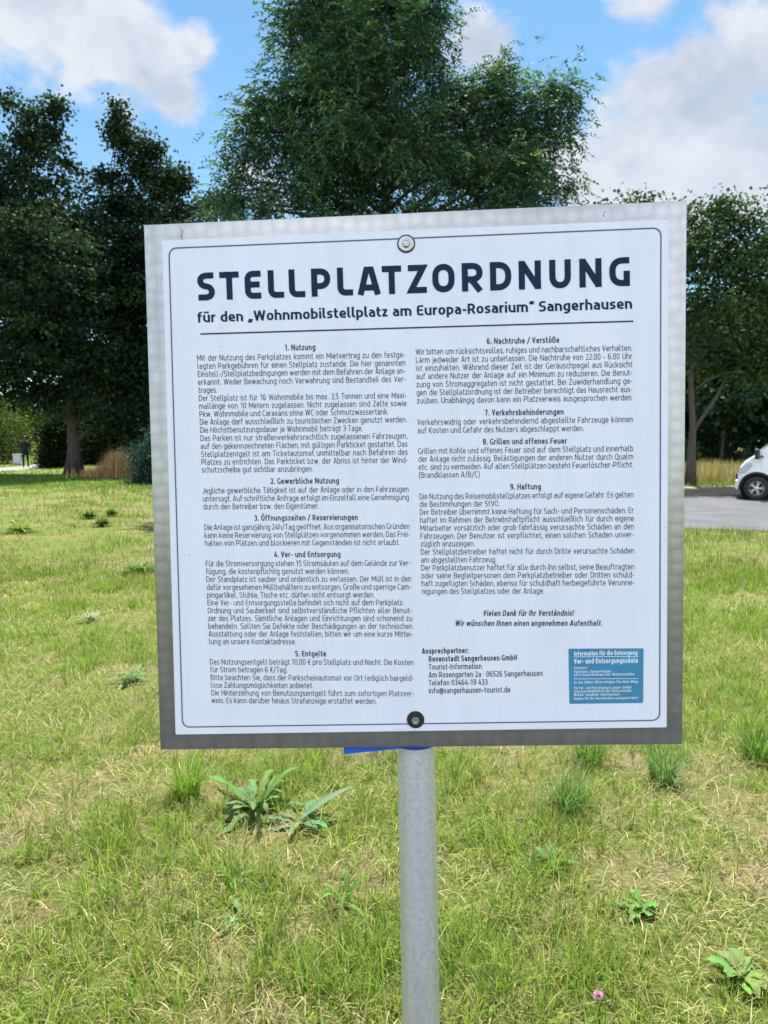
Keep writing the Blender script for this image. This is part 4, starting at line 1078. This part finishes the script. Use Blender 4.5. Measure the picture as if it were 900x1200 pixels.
    xa, za = P2(232, 378.2); xb, zb = P2(740.5, 361.8)
    line(si, 'für den „Wohnmobilstellplatz am Europa-Rosarium“ Sangerhausen', xa, za, .0150, xb, fit=True, w=.175, gap=.10, tilt=(zb - za) / (xb - xa))
    si.build('subtitle_lettering', M['navy'], panel)
    ra = P2(235, 391.6); rb = P2(742, 376.6)
    bm = bmesh.new(); t_ = .0011
    bm.faces.new([bm.verts.new((x, -.0014, z)) for x, z in ((ra[0], ra[1] - t_), (rb[0], rb[1] - t_), (rb[0], rb[1] + t_), (ra[0], ra[1] + t_))])
    put('heading_rule', bm, M['ink'], panel)
    SZ = .0088; HB = .0088
    def column(name, xl, xr, midpx, rows, slope):
        ik = Ink()
        for kind, y, body in rows:
            z = P2(midpx, y)[1] - .0031
            tl = slope
            xm = (xl + xr) / 2
            if kind == 'h': line(ik, body, xl, z + (xl - xm) * tl * 1.0, HB, xr, align='C', xs=.90, w=.165, gap=.15, tilt=tl)
            elif kind == 'i': line(ik, body, xl, z + (xl - xm) * tl, HB, xr, align='C', xs=.86, w=.17, shear=.2, tilt=tl)
            else: line(ik, body, xl, z + (xl - xm) * tl, SZ, xr, just=(kind == 'j'), xs=.86, w=.106, tilt=tl, gap=.155)
        return ik.build(name, M['ink'], panel)
    left = [('h', 408, '1. Nutzung'), ('j', 418.5, 'Mit der Nutzung des Parkplatzes kommt ein Mietvertrag zu den festge-'), ('j', 428, 'legten Parkgebühren für einen Stellplatz zustande. Die hier genannten'),
            ('j', 437.4, 'Einstell-/Stellplatzbedingungen werden mit dem Befahren der Anlage an-'), ('j', 446.9, 'erkannt. Weder Bewachung noch Verwahrung sind Bestandteil des Ver-'), ('l', 456.4, 'trages.'),
            ('j', 465.9, 'Der Stellplatz ist für 16 Wohnmobile bis max. 3,5 Tonnen und eine Maxi-'), ('j', 475.2, 'mallänge von 10 Metern zugelassen. Nicht zugelassen sind Zelte sowie'), ('l', 484.6, 'Pkw, Wohnmobile und Caravans ohne WC oder Schmutzwassertank.'),
            ('j', 494, 'Die Anlage darf ausschließlich zu touristischen Zwecken genutzt werden.'), ('l', 503.4, 'Die Höchstbenutzungsdauer je Wohnmobil beträgt 3 Tage.'), ('j', 513, 'Das Parken ist nur straßenverkehrsrechtlich zugelassenen Fahrzeugen,'),
            ('j', 522.5, 'auf den gekennzeichneten Flächen, mit gültigen Parkticket gestattet. Das'), ('j', 531.9, 'Stellplatzentgelt ist am Ticketautomat unmittelbar nach Befahren des'), ('j', 541.2, 'Platzes zu entrichten. Das Parkticket bzw. der Abriss ist hinter der Wind-'), ('l', 550.3, 'schutzscheibe gut sichtbar anzubringen.'),
            ('h', 564.5, '2. Gewerbliche Nutzung'), ('j', 575, 'Jegliche gewerbliche Tätigkeit ist auf der Anlage oder in den Fahrzeugen'), ('j', 584.4, 'untersagt. Auf schriftliche Anfrage erfolgt im Einzelfall eine Genehmigung'), ('l', 593.8, 'durch den Betreiber bzw. den Eigentümer.'),
            ('h', 607.5, '3. Öffnungszeiten / Reservierungen'), ('j', 618.2, 'Die Anlage ist ganzjährig 24h/Tag geöffnet. Aus organisatorischen Gründen'), ('j', 627.5, 'kann keine Reservierung von Stellplätzen vorgenommen werden. Das Frei-'), ('l', 636.8, 'halten von Plätzen und blockieren mit Gegenständen ist nicht erlaubt.'),
            ('h', 650.5, '4. Ver- und Entsorgung'), ('j', 661, 'Für die Stromversorgung stehen 15 Stromsäulen auf dem Gelände zur Ver-'), ('l', 670.2, 'fügung, die kostenpflichtig genutzt werden können.'), ('j', 679.4, 'Der Standplatz ist sauber und ordentlich zu verlassen. Der Müll ist in den'),
            ('j', 688.7, 'dafür vorgesehenen Müllbehältern zu entsorgen. Große und sperrige Cam-'), ('l', 697.9, 'pingartikel, Stühle, Tische etc. dürfen nicht entsorgt werden.'), ('l', 707, 'Eine Ver- und Entsorgungsstelle befindet sich nicht auf dem Parkplatz.'), ('j', 716.2, 'Ordnung und Sauberkeit sind selbstverständliche Pflichten aller Benut-'),
            ('j', 725.4, 'zer des Platzes. Sämtliche Anlagen und Einrichtungen sind schonend zu'), ('j', 734.6, 'behandeln. Sollten Sie Defekte oder Beschädigungen an der technischen'), ('j', 743.7, 'Ausstattung oder der Anlage feststellen, bitten wir um eine kurze Mittei-'), ('l', 752.7, 'lung an unsere Kontaktadresse.'),
            ('h', 766.8, '5. Entgelte'), ('j', 776.6, 'Das Nutzungsentgelt beträgt 10,00 € pro Stellplatz und Nacht. Die Kosten'), ('l', 785.7, 'für Strom betragen 6 €/Tag.'), ('j', 795, 'Bitte beachten Sie, dass der Parkscheinautomat vor Ort lediglich bargeld-'),
            ('l', 804, 'lose Zahlungsmöglichkeiten anbietet.'), ('j', 813, 'Die Hinterziehung von Benutzungsentgelt führt zum sofortigen Platzver-'), ('l', 822, 'weis. Es kann darüber hinaus Strafanzeige erstattet werden.')]
    right = [('h', 400, '6. Nachtruhe / Verstöße'), ('j', 411, 'Wir bitten um rücksichtsvolles, ruhiges und nachbarschaftliches Verhalten.'), ('j', 420.6, 'Lärm jedweder Art ist zu unterlassen. Die Nachtruhe von 22.00 - 6.00 Uhr'), ('j', 430.1, 'ist einzuhalten. Während dieser Zeit ist der Geräuschpegel aus Rücksicht'),
             ('j', 439.7, 'auf andere Nutzer der Anlage auf ein Minimum zu reduzieren. Die Benut-'), ('j', 449.4, 'zung von Stromaggregaten ist nicht gestattet. Bei Zuwiderhandlung ge-'), ('j', 459, 'gen die Stellplatzordnung ist der Betreiber berechtigt das Hausrecht aus-'), ('j', 468.6, 'zuüben. Unabhängig davon kann ein Platzverweis ausgesprochen werden.'),
             ('h', 484, '7. Verkehrsbehinderungen'), ('j', 494, 'Verkehrswidrig oder verkehrsbehindernd abgestellte Fahrzeuge können'), ('l', 503.6, 'auf Kosten und Gefahr des Nutzers abgeschleppt werden.'),
             ('h', 518, '8. Grillen und offenes Feuer'), ('j', 528, 'Grillen mit Kohle und offenes Feuer sind auf dem Stellplatz und innerhalb'), ('j', 537.4, 'der Anlage nicht zulässig. Belästigungen der anderen Nutzer durch Qualm'), ('j', 546.8, 'etc. sind zu vermeiden. Auf allen Stellplätzen besteht Feuerlöscher-Pflicht.'), ('l', 556.2, '(Brandklassen A/B/C)'),
             ('h', 571.2, '9. Haftung'), ('j', 581.6, 'Die Nutzung des Reisemobilstellplatzes erfolgt auf eigene Gefahr. Es gelten'), ('l', 590.6, 'die Bestimmungen der StVO.'), ('j', 599.9, 'Der Betreiber übernimmt keine Haftung für Sach- und Personenschäden. Er'), ('j', 609.3, 'haftet im Rahmen der Betriebshaftpflicht ausschließlich für durch eigene'),
             ('j', 618.7, 'Mitarbeiter vorsätzlich oder grob fahrlässig verursachte Schäden an den'), ('j', 628.1, 'Fahrzeugen. Der Benutzer ist verpflichtet, einen solchen Schaden unver-'), ('l', 637.3, 'züglich anzuzeigen.'), ('j', 646.8, 'Der Stellplatzbetreiber haftet nicht für durch Dritte verursachte Schäden'), ('l', 656.2, 'am abgestellten Fahrzeug.'),
             ('j', 665.5, 'Der Parkplatzbenutzer haftet für alle durch ihn selbst, seine Beauftragten'), ('j', 674.8, 'oder seine Begleitpersonen dem Parkplatzbetreiber oder Dritten schuld-'), ('j', 684, 'haft zugefügten Schäden, ebenso für schuldhaft herbeigeführte Verunrei-'), ('l', 693.2, 'nigungen des Stellplatzes oder der Anlage.'),
             ('i', 719.2, 'Vielen Dank für Ihr Verständnis!'), ('i', 731, 'Wir wünschen Ihnen einen angenehmen Aufenthalt.')]
    xl = (P2(234, 418)[0] + P2(245.5, 822)[0]) / 2; xr = (P2(476.5, 414)[0] + P2(482.5, 777)[0]) / 2
    sl_ = lambda a, b: (P2(*b)[1] - P2(*a)[1]) / (P2(*b)[0] - P2(*a)[0])
    column('left_column_lettering', xl, xr, 356, left, sl_((234, 467.6), (476, 464.2)))
    xl = (P2(489, 412)[0] + P2(492.5, 690)[0]) / 2; xr = (P2(742, 406)[0] + P2(741.5, 667)[0]) / 2
    column('right_column_lettering', xl, xr, 616, right, sl_((490, 600.6), (741, 598.4)))
    ci = Ink()
    for px, y, body, b in [(494.5, 763.6, 'Ansprechpartner:', .013), (502.5, 772.8, 'Rosenstadt Sangerhausen GmbH', .013), (502.5, 782.2, 'Tourist-Information', .003), (502.5, 791.5, 'Am Rosengarten 2a · 06526 Sangerhausen', .003), (502.5, 800.8, 'Telefon 03464-19 433', .003), (502.5, 810, 'info@sangerhausen-tourist.de', .003)]:
        x, z = P2(px, y); line(ci, body, x, z - .0031, .0087, xs=.84, w=.135 if b < .01 else .185)
    ci.build('contact_lettering', M['ink'], panel)
    # ---------------- sticker
    sc = [P2(666, 760), P2(754, 759.5), P2(753.5, 823.5), P2(667, 824.5)]
    stk = put('sticker', slab(rrect(sc, .0022, 3), -.0013, -.00095), M['teal'], panel)
    wi = Ink()
    for y, body, size, px1, b in [(766, 'Information für die Entsorgung', .0095, 746.5, .012), (775, 'Ver- und Entsorgungssäule', .0108, 747, .016), (782.6, 'Standort:', .0055, 688, .004), (787, 'Parkplatz, Sangerhausen', .0055, 716, .0), (790.8, 'GPS-Koordinaten für Wohnmobile', .0055, 743, .0),
                                   (799.5, 'In der Nähe: Bitte folgen Sie dem Weg', .0055, 747, .0), (806, 'Die Ver- und Entsorgung ist gegen Gebühr', .0055, 740, 0), (810, 'und ausschließlich an der Säule erlaubt.', .0055, 740, 0), (814, 'Bitte sauber verlassen', .0055, 726, 0), (818.5, 'Danke für Ihr Verständnis und gute Fahrt', .0055, 747, 0)]:
        x, z = P2(672.5, y); x1 = P2(px1, y)[0]; line(wi, body, x, z - size * .3, size * .72, x1, fit=True, w=.19 if b > .01 else .14, y=-.0017)
    wi.build('sticker_lettering', M['white_ink'], stk)
    bm = bmesh.new()
    for y in (769.4, 795.2):
        a = P2(672, y); b = P2(748, y - .4); k = .0004
        bm.faces.new([bm.verts.new((x, -.0017, z)) for x, z in ((a[0], a[1] - k), (b[0], b[1] - k), (b[0], b[1] + k), (a[0], a[1] + k))])
    put('sticker_rule', bm, M['white_ink'], stk)
    # ---------------- bolts
    for (px, py_, wm, wr) in ((476, 286, M['steel'], .0118), (487, 843, M['rubber'], .0118)):
        x, z = P2(px, py_)
        bm = bmesh.new(); lathe(bm, [(.0001, -.001), (wr, -.001), (wr, -.0026), (wr * .9, -.0034), (wr * .6, -.0036), (.0001, -.0036)], 32, 'Y')
        w = put('washer', bm, wm, root, True); w.matrix_basis = inv @ MB @ Matrix.Translation((x, 0, z)); w.data.polygons.foreach_set('use_smooth', [False] * len(w.data.polygons))
        bm = bmesh.new(); hr = .0064
        lathe(bm, [(.0001, -.0036), (hr, -.0036), (hr, -.0074), (hr * .86, -.0082), (.0001, -.0082)], 6, 'Y')
        lathe(bm, [(.0001, -.0082), (hr * .55, -.0082), (hr * .5, -.0086), (hr * .34, -.0083), (.0001, -.0083)], 20, 'Y')
        put('bolt', bm, M['steel'], w)
        bm = bmesh.new(); lathe(bm, [(wr, -.0010), (wr * 1.13, -.0010), (wr * 1.13, -.0019), (wr, -.0019)], 32, 'Y', True)
        put('gasket', bm, M['rubber'], w)
    # ---------------- post, bracket, strap
    zt = P2(476, 268)[1]
    bm = bmesh.new()
    pxx = (tx + P2(487, 878)[0]) / 2
    lathe(bm, [(.001, zt), (PR, zt), (PR, zt - .02), (PR, zt - L * .3), (PR, zt - L * .6), (PR, zt - L - .05)], 48)
    for v in bm.verts: v.co.x += pxx + (P2(487, 878)[0] - tx) / (P2(487, 878)[1] - zt) * (v.co.z - (zt + P2(487, 878)[1]) / 2); v.co.y += py
    post = put('post', bm, M['galv'], root, True)
    for zz in (P2(476, 286)[1], P2(487, 843)[1]):
        bm = bmesh.new(); box(bm, (pxx, .0105, zz), (.10, .012, .03), bevel=.002); put('bracket', bm, M['galv'], root)
    zb = P2(487, 884)[1]
    bm = bmesh.new(); rr = PR + .0012
    lathe(bm, [(rr - .001, zb + .04), (rr, zb + .04), (rr, zb), (rr - .001, zb)], 40, 'Z', True)
    px_ = P2(483, 880)[0] * 1.0
    for v in bm.verts: v.co.x += pxx + (P2(487, 878)[0] - tx) / (P2(487, 878)[1] - zt) * (zb - (zt + P2(487, 878)[1]) / 2); v.co.y += py
    st = put('strap', bm, M['blue'], root, True)
    bm = bmesh.new(); a = P2(403, 886); b = P2(470, 879.5)
    sl2 = slab([(a[0], a[1]), (b[0], b[1]), (b[0], b[1] + .03), (a[0] - .002, a[1] + .03)], .008, .0092)
    put('strap_end', sl2, M['blue'], st); bm.free()
    for pts in ([(212, 268.5), (214.5, 271), (212.5, 275), (213.5, 282)], [(709, 248), (706.5, 252), (708, 254)]):
        bm = bmesh.new(); tube(bm, [(P2(*q)[0], -.0002, P2(*q)[1]) for q in pts], [.0005] * len(pts), 5); put('scratch', bm, M['ink'], plate)
    return root
sign()

# ------------------------------------------------------------------ van
def van():
    wc = ground(884.5, 586.5)
    root = empty('camper_van', (wc.x + .08, wc.y + .1, 0), R(-25)); root.scale = (.92, .92, .92); tag(root, 'white camper van parked on the gravel lot at the right edge', 'van')
    # local: x to the rear (the van faces left), y away; near side at y = 0
    Wd = 2.0
    WR = .35; wx2 = 3.75
    def arch(cx, r):
        return [(cx + r * math.cos(R(a)), .33 + r * math.sin(R(a))) for a in range(-10, 191, 20)]
    prof = [(-.48, .30), (-.50, .46), (-.49, .72), (-.44, .92), (-.30, 1.08), (-.02, 1.27), (.12, 1.37), (.50, 1.78), (.86, 2.12), (1.15, 2.34), (1.6, 2.50), (2.2, 2.56), (4.6, 2.56), (4.86, 2.50), (4.95, 2.2), (5.02, 1.2), (5.05, .6), (5.0, .32)]
    prof += arch(wx2, .43)[0:] if False else []
    bot = [(wx2 + .43 * math.cos(R(a)), .33 + .43 * math.sin(R(a))) for a in range(0, 181, 18)] + [(x, .28) for x in (2.6, 1.2)] + [(.42 * math.cos(R(a)), .33 + .42 * math.sin(R(a))) for a in range(0, 181, 18)]
    loop = prof + bot
    def yin(z): return 0.0 if z < 1.25 else .13 * ((z - 1.25) / 1.3) ** 1.3
    def nose(x): return .16 * max(0, min(1, (-x - .0) / .53)) ** 2
    bm = bmesh.new()
    A = [bm.verts.new((x, yin(z) + nose(x), z)) for x, z in loop]; Bv = [bm.verts.new((x, Wd - yin(z) - nose(x), z)) for x, z in loop]
    n = len(A)
    for i in range(n): bm.faces.new((A[i], A[(i + 1) % n], Bv[(i + 1) % n], Bv[i]))
    fa = bm.faces.new(A); fb = bm.faces.new(Bv[::-1])
    es = list(fa.edges) + list(fb.edges)
    bmesh.ops.bevel(bm, geom=[e for e in es if max(v.co.z for v in e.verts) > .75], offset=.045, segments=3, affect='EDGES', profile=.5)
    bmesh.ops.triangulate(bm, faces=[f for f in bm.faces if len(f.verts) > 4])
    body = obj('body', bm, M['van_white'], root)
    def side(name, pts, mat, far=False, off=.006, par=root, lab=None):
        bm = bmesh.new(); vs = []; inn = []
        for x, z in pts:
            y = yin(z) + nose(x)
            yy, y2 = (y - off, y + .01) if not far else (Wd - y + off, Wd - y - .01)
            vs.append(bm.verts.new((x, yy, z))); inn.append(bm.verts.new((x, y2, z)))
        k = len(vs); bm.faces.new(vs); bm.faces.new(inn[::-1])
        for i in range(k): bm.faces.new((vs[i], inn[i], inn[(i + 1) % k], vs[(i + 1) % k]))
        o = obj(name, bm, mat, par)
        if lab: o['label'] = lab
        return o
    for far in (False, True):
        d = side('door', [(.42, .42), (1.42, .36), (1.46, 1.36), (1.42, 2.0), (1.0, 2.02), (.62, 1.66), (.38, 1.38)], M['van_white'], far, .004)
        side('side_window', [(.50, 1.40), (1.36, 1.38), (1.34, 1.92), (1.02, 1.94), (.72, 1.68)], M['glass'], far, .009, d)
        bm = bmesh.new(); box(bm, (1.3, -.02 if not far else Wd + .02, 1.12), (.18, .03, .035), bevel=.01); obj('handle', bm, M['black'], d)
        side('side_window', [(1.9, 1.42), (3.0, 1.42), (2.98, 1.95), (1.9, 1.95)], M['glass'], far)
        side('side_window', [(3.3, 1.42), (4.5, 1.42), (4.48, 1.95), (3.3, 1.95)], M['glass'], far)
        side('sill_trim', [(.5, .29), (3.2, .29), (3.2, .40), (.5, .40)], M['black'], far)
        yy = -.02 if not far else Wd + .02
        bm = bmesh.new(); s_ = -1 if not far else 1
        box(bm, (-.02, yy + s_ * .12, 1.30), (.12, .20, .28), bevel=.035, seg=3); box(bm, (.10, yy + s_ * .03, 1.24), (.08, .14, .05), bevel=.01)
        obj('mirror', bm, M['black'], root)
        hl = side('headlight', [(-.47, .72), (-.30, .76), (-.13, .98), (-.17, 1.06), (-.33, .98), (-.47, .86)], M['lamp'], far, .008)
        bm = bmesh.new(); box(bm, (5.03, .12 if not far else Wd - .12, 1.1), (.06, .14, .5), bevel=.02); obj('tail_light', bm, M['red'], root)
    # windscreen lies on the slope
    bm = bmesh.new()
    q = [(.14, 1.395), (.50, 1.795), (.86, 2.135), (1.10, 2.315)]
    ra = []
    for (x, z) in q:
        ra.append([bm.verts.new((x - .008, yin(z) + .12 + 1e-3, z + .008)), bm.verts.new((x - .03, Wd / 2, z + .014)), bm.verts.new((x - .008, Wd - yin(z) - .12, z + .008))])
    for i in range(3):
        for k in range(2): bm.faces.new((ra[i][k], ra[i + 1][k], ra[i + 1][k + 1], ra[i][k + 1]))
    obj('windscreen', bm, M['glass'], root, True)
    bm = bmesh.new(); box(bm, (-.50, Wd / 2, .42), (.12, Wd - .36, .28), bevel=.05, seg=3); obj('bumper', bm, M['van_white'], root)
    bm = bmesh.new(); box(bm, (-.515, Wd / 2, .66), (.08, 1.1, .14), bevel=.02)
    obj('grille', bm, M['black'], root)
    bm = bmesh.new(); box(bm, (2.2, Wd / 2, .42), (4.2, Wd - .5, .2)); obj('underbody', bm, M['black'], root)
    # wheels
    def wheel(x, y, s):
        w = empty('wheel'); w.parent = root; w.location = (x, y, .335)
        bm = bmesh.new(); lathe(bm, [(.20, -.10), (.235, -.112), (.31, -.112), (.335, -.09), (.337, 0), (.335, .09), (.31, .112), (.235, .112), (.20, .10)], 40, 'Y', True); obj('tyre', bm, M['rubber'], w, True)
        bm = bmesh.new(); lathe(bm, [(.195, .09), (.205, .09), (.205, -.10), (.195, -.10)], 40, 'Y', True)
        lathe(bm, [(.001, s * .055), (.05, s * .055), (.055, s * .085), (.03, s * .095), (.001, s * .095)], 20, 'Y')
        for k in range(5):
            m4 = Matrix.Rotation(k * 2 * math.pi / 5, 4, 'Y')
            for da in (-.16, .16):
                box(bm, (.12, s * .078, 0), (.16, .025, .028), m4 @ Matrix.Rotation(da, 4, 'Y'), .005, 1)
        obj('rim', bm, M['rim'], w)
        bm = bmesh.new(); lathe(bm, [(.001, s * .02), (.19, s * .02), (.19, s * -.02), (.001, s * -.02)], 28, 'Y'); obj('brake_disc', bm, M['black'], w)
    for x in (0, wx2):
        wheel(x, .14, -1); wheel(x, Wd - .14, 1)
        for y, s in ((.0, -1), (Wd, 1)):
            bm = bmesh.new(); pts = [(x + .445 * math.cos(R(a)), y + s * .004 + (nose(x + .42 * math.cos(R(a))) if s < 0 else -nose(x + .42 * math.cos(R(a)))), .33 + .445 * math.sin(R(a))) for a in range(-5, 186, 10)]
            tube(bm, pts, [.026] * len(pts), 8); obj('arch_trim', bm, M['black'], root, True)
        bm = bmesh.new(); lathe(bm, [(.43, .05), (.43, .5)], 30, 'Y'); 
        for f in [f for f in bm.faces if len(f.verts) > 4 and all(v.co.y < .06 for v in f.verts)]: bm.faces.remove(f)
        for v in bm.verts: v.co.x += x; v.co.z += .33
        o = obj('wheel_well', bm, M['black'], root)
van()

# ------------------------------------------------------------------ person and box
def person():
    p = ground(30.5, 548.3)
    V = []; E = []; Rr = []
    def v(co, r, par=None):
        V.append(co); Rr.append(r)
        if par is not None: E.append((par, len(V) - 1))
        return len(V) - 1
    pel = v((0, 0, .95), (.15, .11)); sp1 = v((0, .01, 1.12), (.145, .105), pel); sp2 = v((0, 0, 1.32), (.17, .115), sp1); nk = v((0, -.01, 1.49), (.062, .062), sp2)
    hd0 = v((0, -.02, 1.58), (.075, .085), nk); hd1 = v((0, -.025, 1.67), (.078, .095), hd0); v((0, -.015, 1.75), (.05, .06), hd1)
    for s in (-1, 1):
        st = .16 * s
        h = v((.09 * s, 0, .88), (.095, .1), pel); k = v((.1 * s, -.05 + st * .5, .5), (.062, .066), h); a = v((.1 * s, .02 + st, .10), (.042, .045), k); v((.11 * s, -.1 + st, .045), (.04, .035), a)
        sh = v((.18 * s, 0, 1.41), (.062, .062), sp2); el = v((.235 * s, .03, 1.13), (.047, .047), sh); wr = v((.235 * s, -.07, .90), (.030, .033), el); pm = v((.235 * s, -.085, .83), (.02, .035), wr)
        for q in range(4):
            f1 = v((.235 * s + .004 * s, -.115 + q * .02, .775 + abs(q - 1.5) * .004), (.009, .009), pm); v((.228 * s, -.12 + q * .02, .735 + abs(q - 1.5) * .008), (.008, .008), f1)
        t1 = v((.222 * s, -.13, .825), (.010, .010), pm); v((.215 * s, -.15, .795), (.009, .009), t1)
    me = bpy.data.meshes.new('person'); me.from_pydata(V, E, [])
    o = bpy.data.objects.new('person', me); COL.objects.link(o)
    o.modifiers.new('skin', 'SKIN'); 
    sv = me.skin_vertices[0].data if me.skin_vertices else None
    if sv is None:
        bpy.context.view_layer.objects.active = o
        bm = bmesh.new(); bm.from_mesh(me); bm.verts.layers.skin.verify(); bm.to_mesh(me); bm.free(); sv = me.skin_vertices[0].data
    for i, r in enumerate(Rr): sv[i].radius = r; sv[i].use_root = (i == 0)
    sb = o.modifiers.new('sub', 'SUBSURF'); sb.levels = 2; sb.render_levels = 2
    bpy.context.view_layer.update()
    m2 = bpy.data.meshes.new_from_object(o.evaluated_get(bpy.context.evaluated_depsgraph_get()))
    bpy.data.objects.remove(o)
    b = link('person', m2, [M['jacket'], M['trouser'], M['skin'], M['black']])
    for f in m2.polygons:
        c = f.center; f.use_smooth = True
        f.material_index = 2 if (c.z > 1.5 or (abs(c.x) > .19 and c.z < .885)) else (0 if c.z > .86 else (3 if c.z < .09 else 1))
    b.location = (p.x, p.y, 0); b.rotation_euler = (0, 0, R(15)); tag(b, 'person in dark jacket and trousers walking on the path at far left', 'person')
    bm = bmesh.new(); bmesh.ops.create_uvsphere(bm, u_segments=20, v_segments=14, radius=1)
    for q in bm.verts: q.co = Vector((q.co.x * .092, q.co.y * .108 + .012, q.co.z * .105 + 1.70))
    bmesh.ops.delete(bm, geom=[q for q in bm.verts if q.co.y < -.045 and q.co.z < 1.735 or q.co.z < 1.61], context='VERTS'); obj('hair', bm, M['hair'], b, True)
    # face: eyes, nose, mouth set on the head
    for s in (-1, 1):
        bm = bmesh.new(); bmesh.ops.create_uvsphere(bm, u_segments=8, v_segments=6, radius=.012, matrix=Matrix.Translation((.033 * s, -.105, 1.655)))
        obj('eye', bm, M['black'], b)
    bm = bmesh.new(); tube(bm, [(0, -.108, 1.66), (0, -.128, 1.625)], [.008, .015], 8); obj('nose', bm, M['skin'], b, True)
    # pale box by the path
    c = ground(21, 545); r = empty('utility_box', (c.x, c.y, 0), R(8)); tag(r, 'pale blue grey box standing beside the path left of the person', 'box')
    bm = bmesh.new(); box(bm, (0, 0, .05), (.50, .40, .10), bevel=.01); obj('plinth', bm, M['concrete'], r)
    bm = bmesh.new(); box(bm, (0, 0, .37), (.46, .36, .54), bevel=.015); obj('cabinet', bm, M['boxgrey'], r)
    bm = bmesh.new(); box(bm, (0, -.185, .37), (.40, .012, .46), bevel=.004); obj('door', bm, M['boxgrey'], r)
    bm = bmesh.new(); box(bm, (0, 0, .665), (.52, .42, .05), bevel=.015); obj('lid', bm, M['boxgrey'], r)
person()
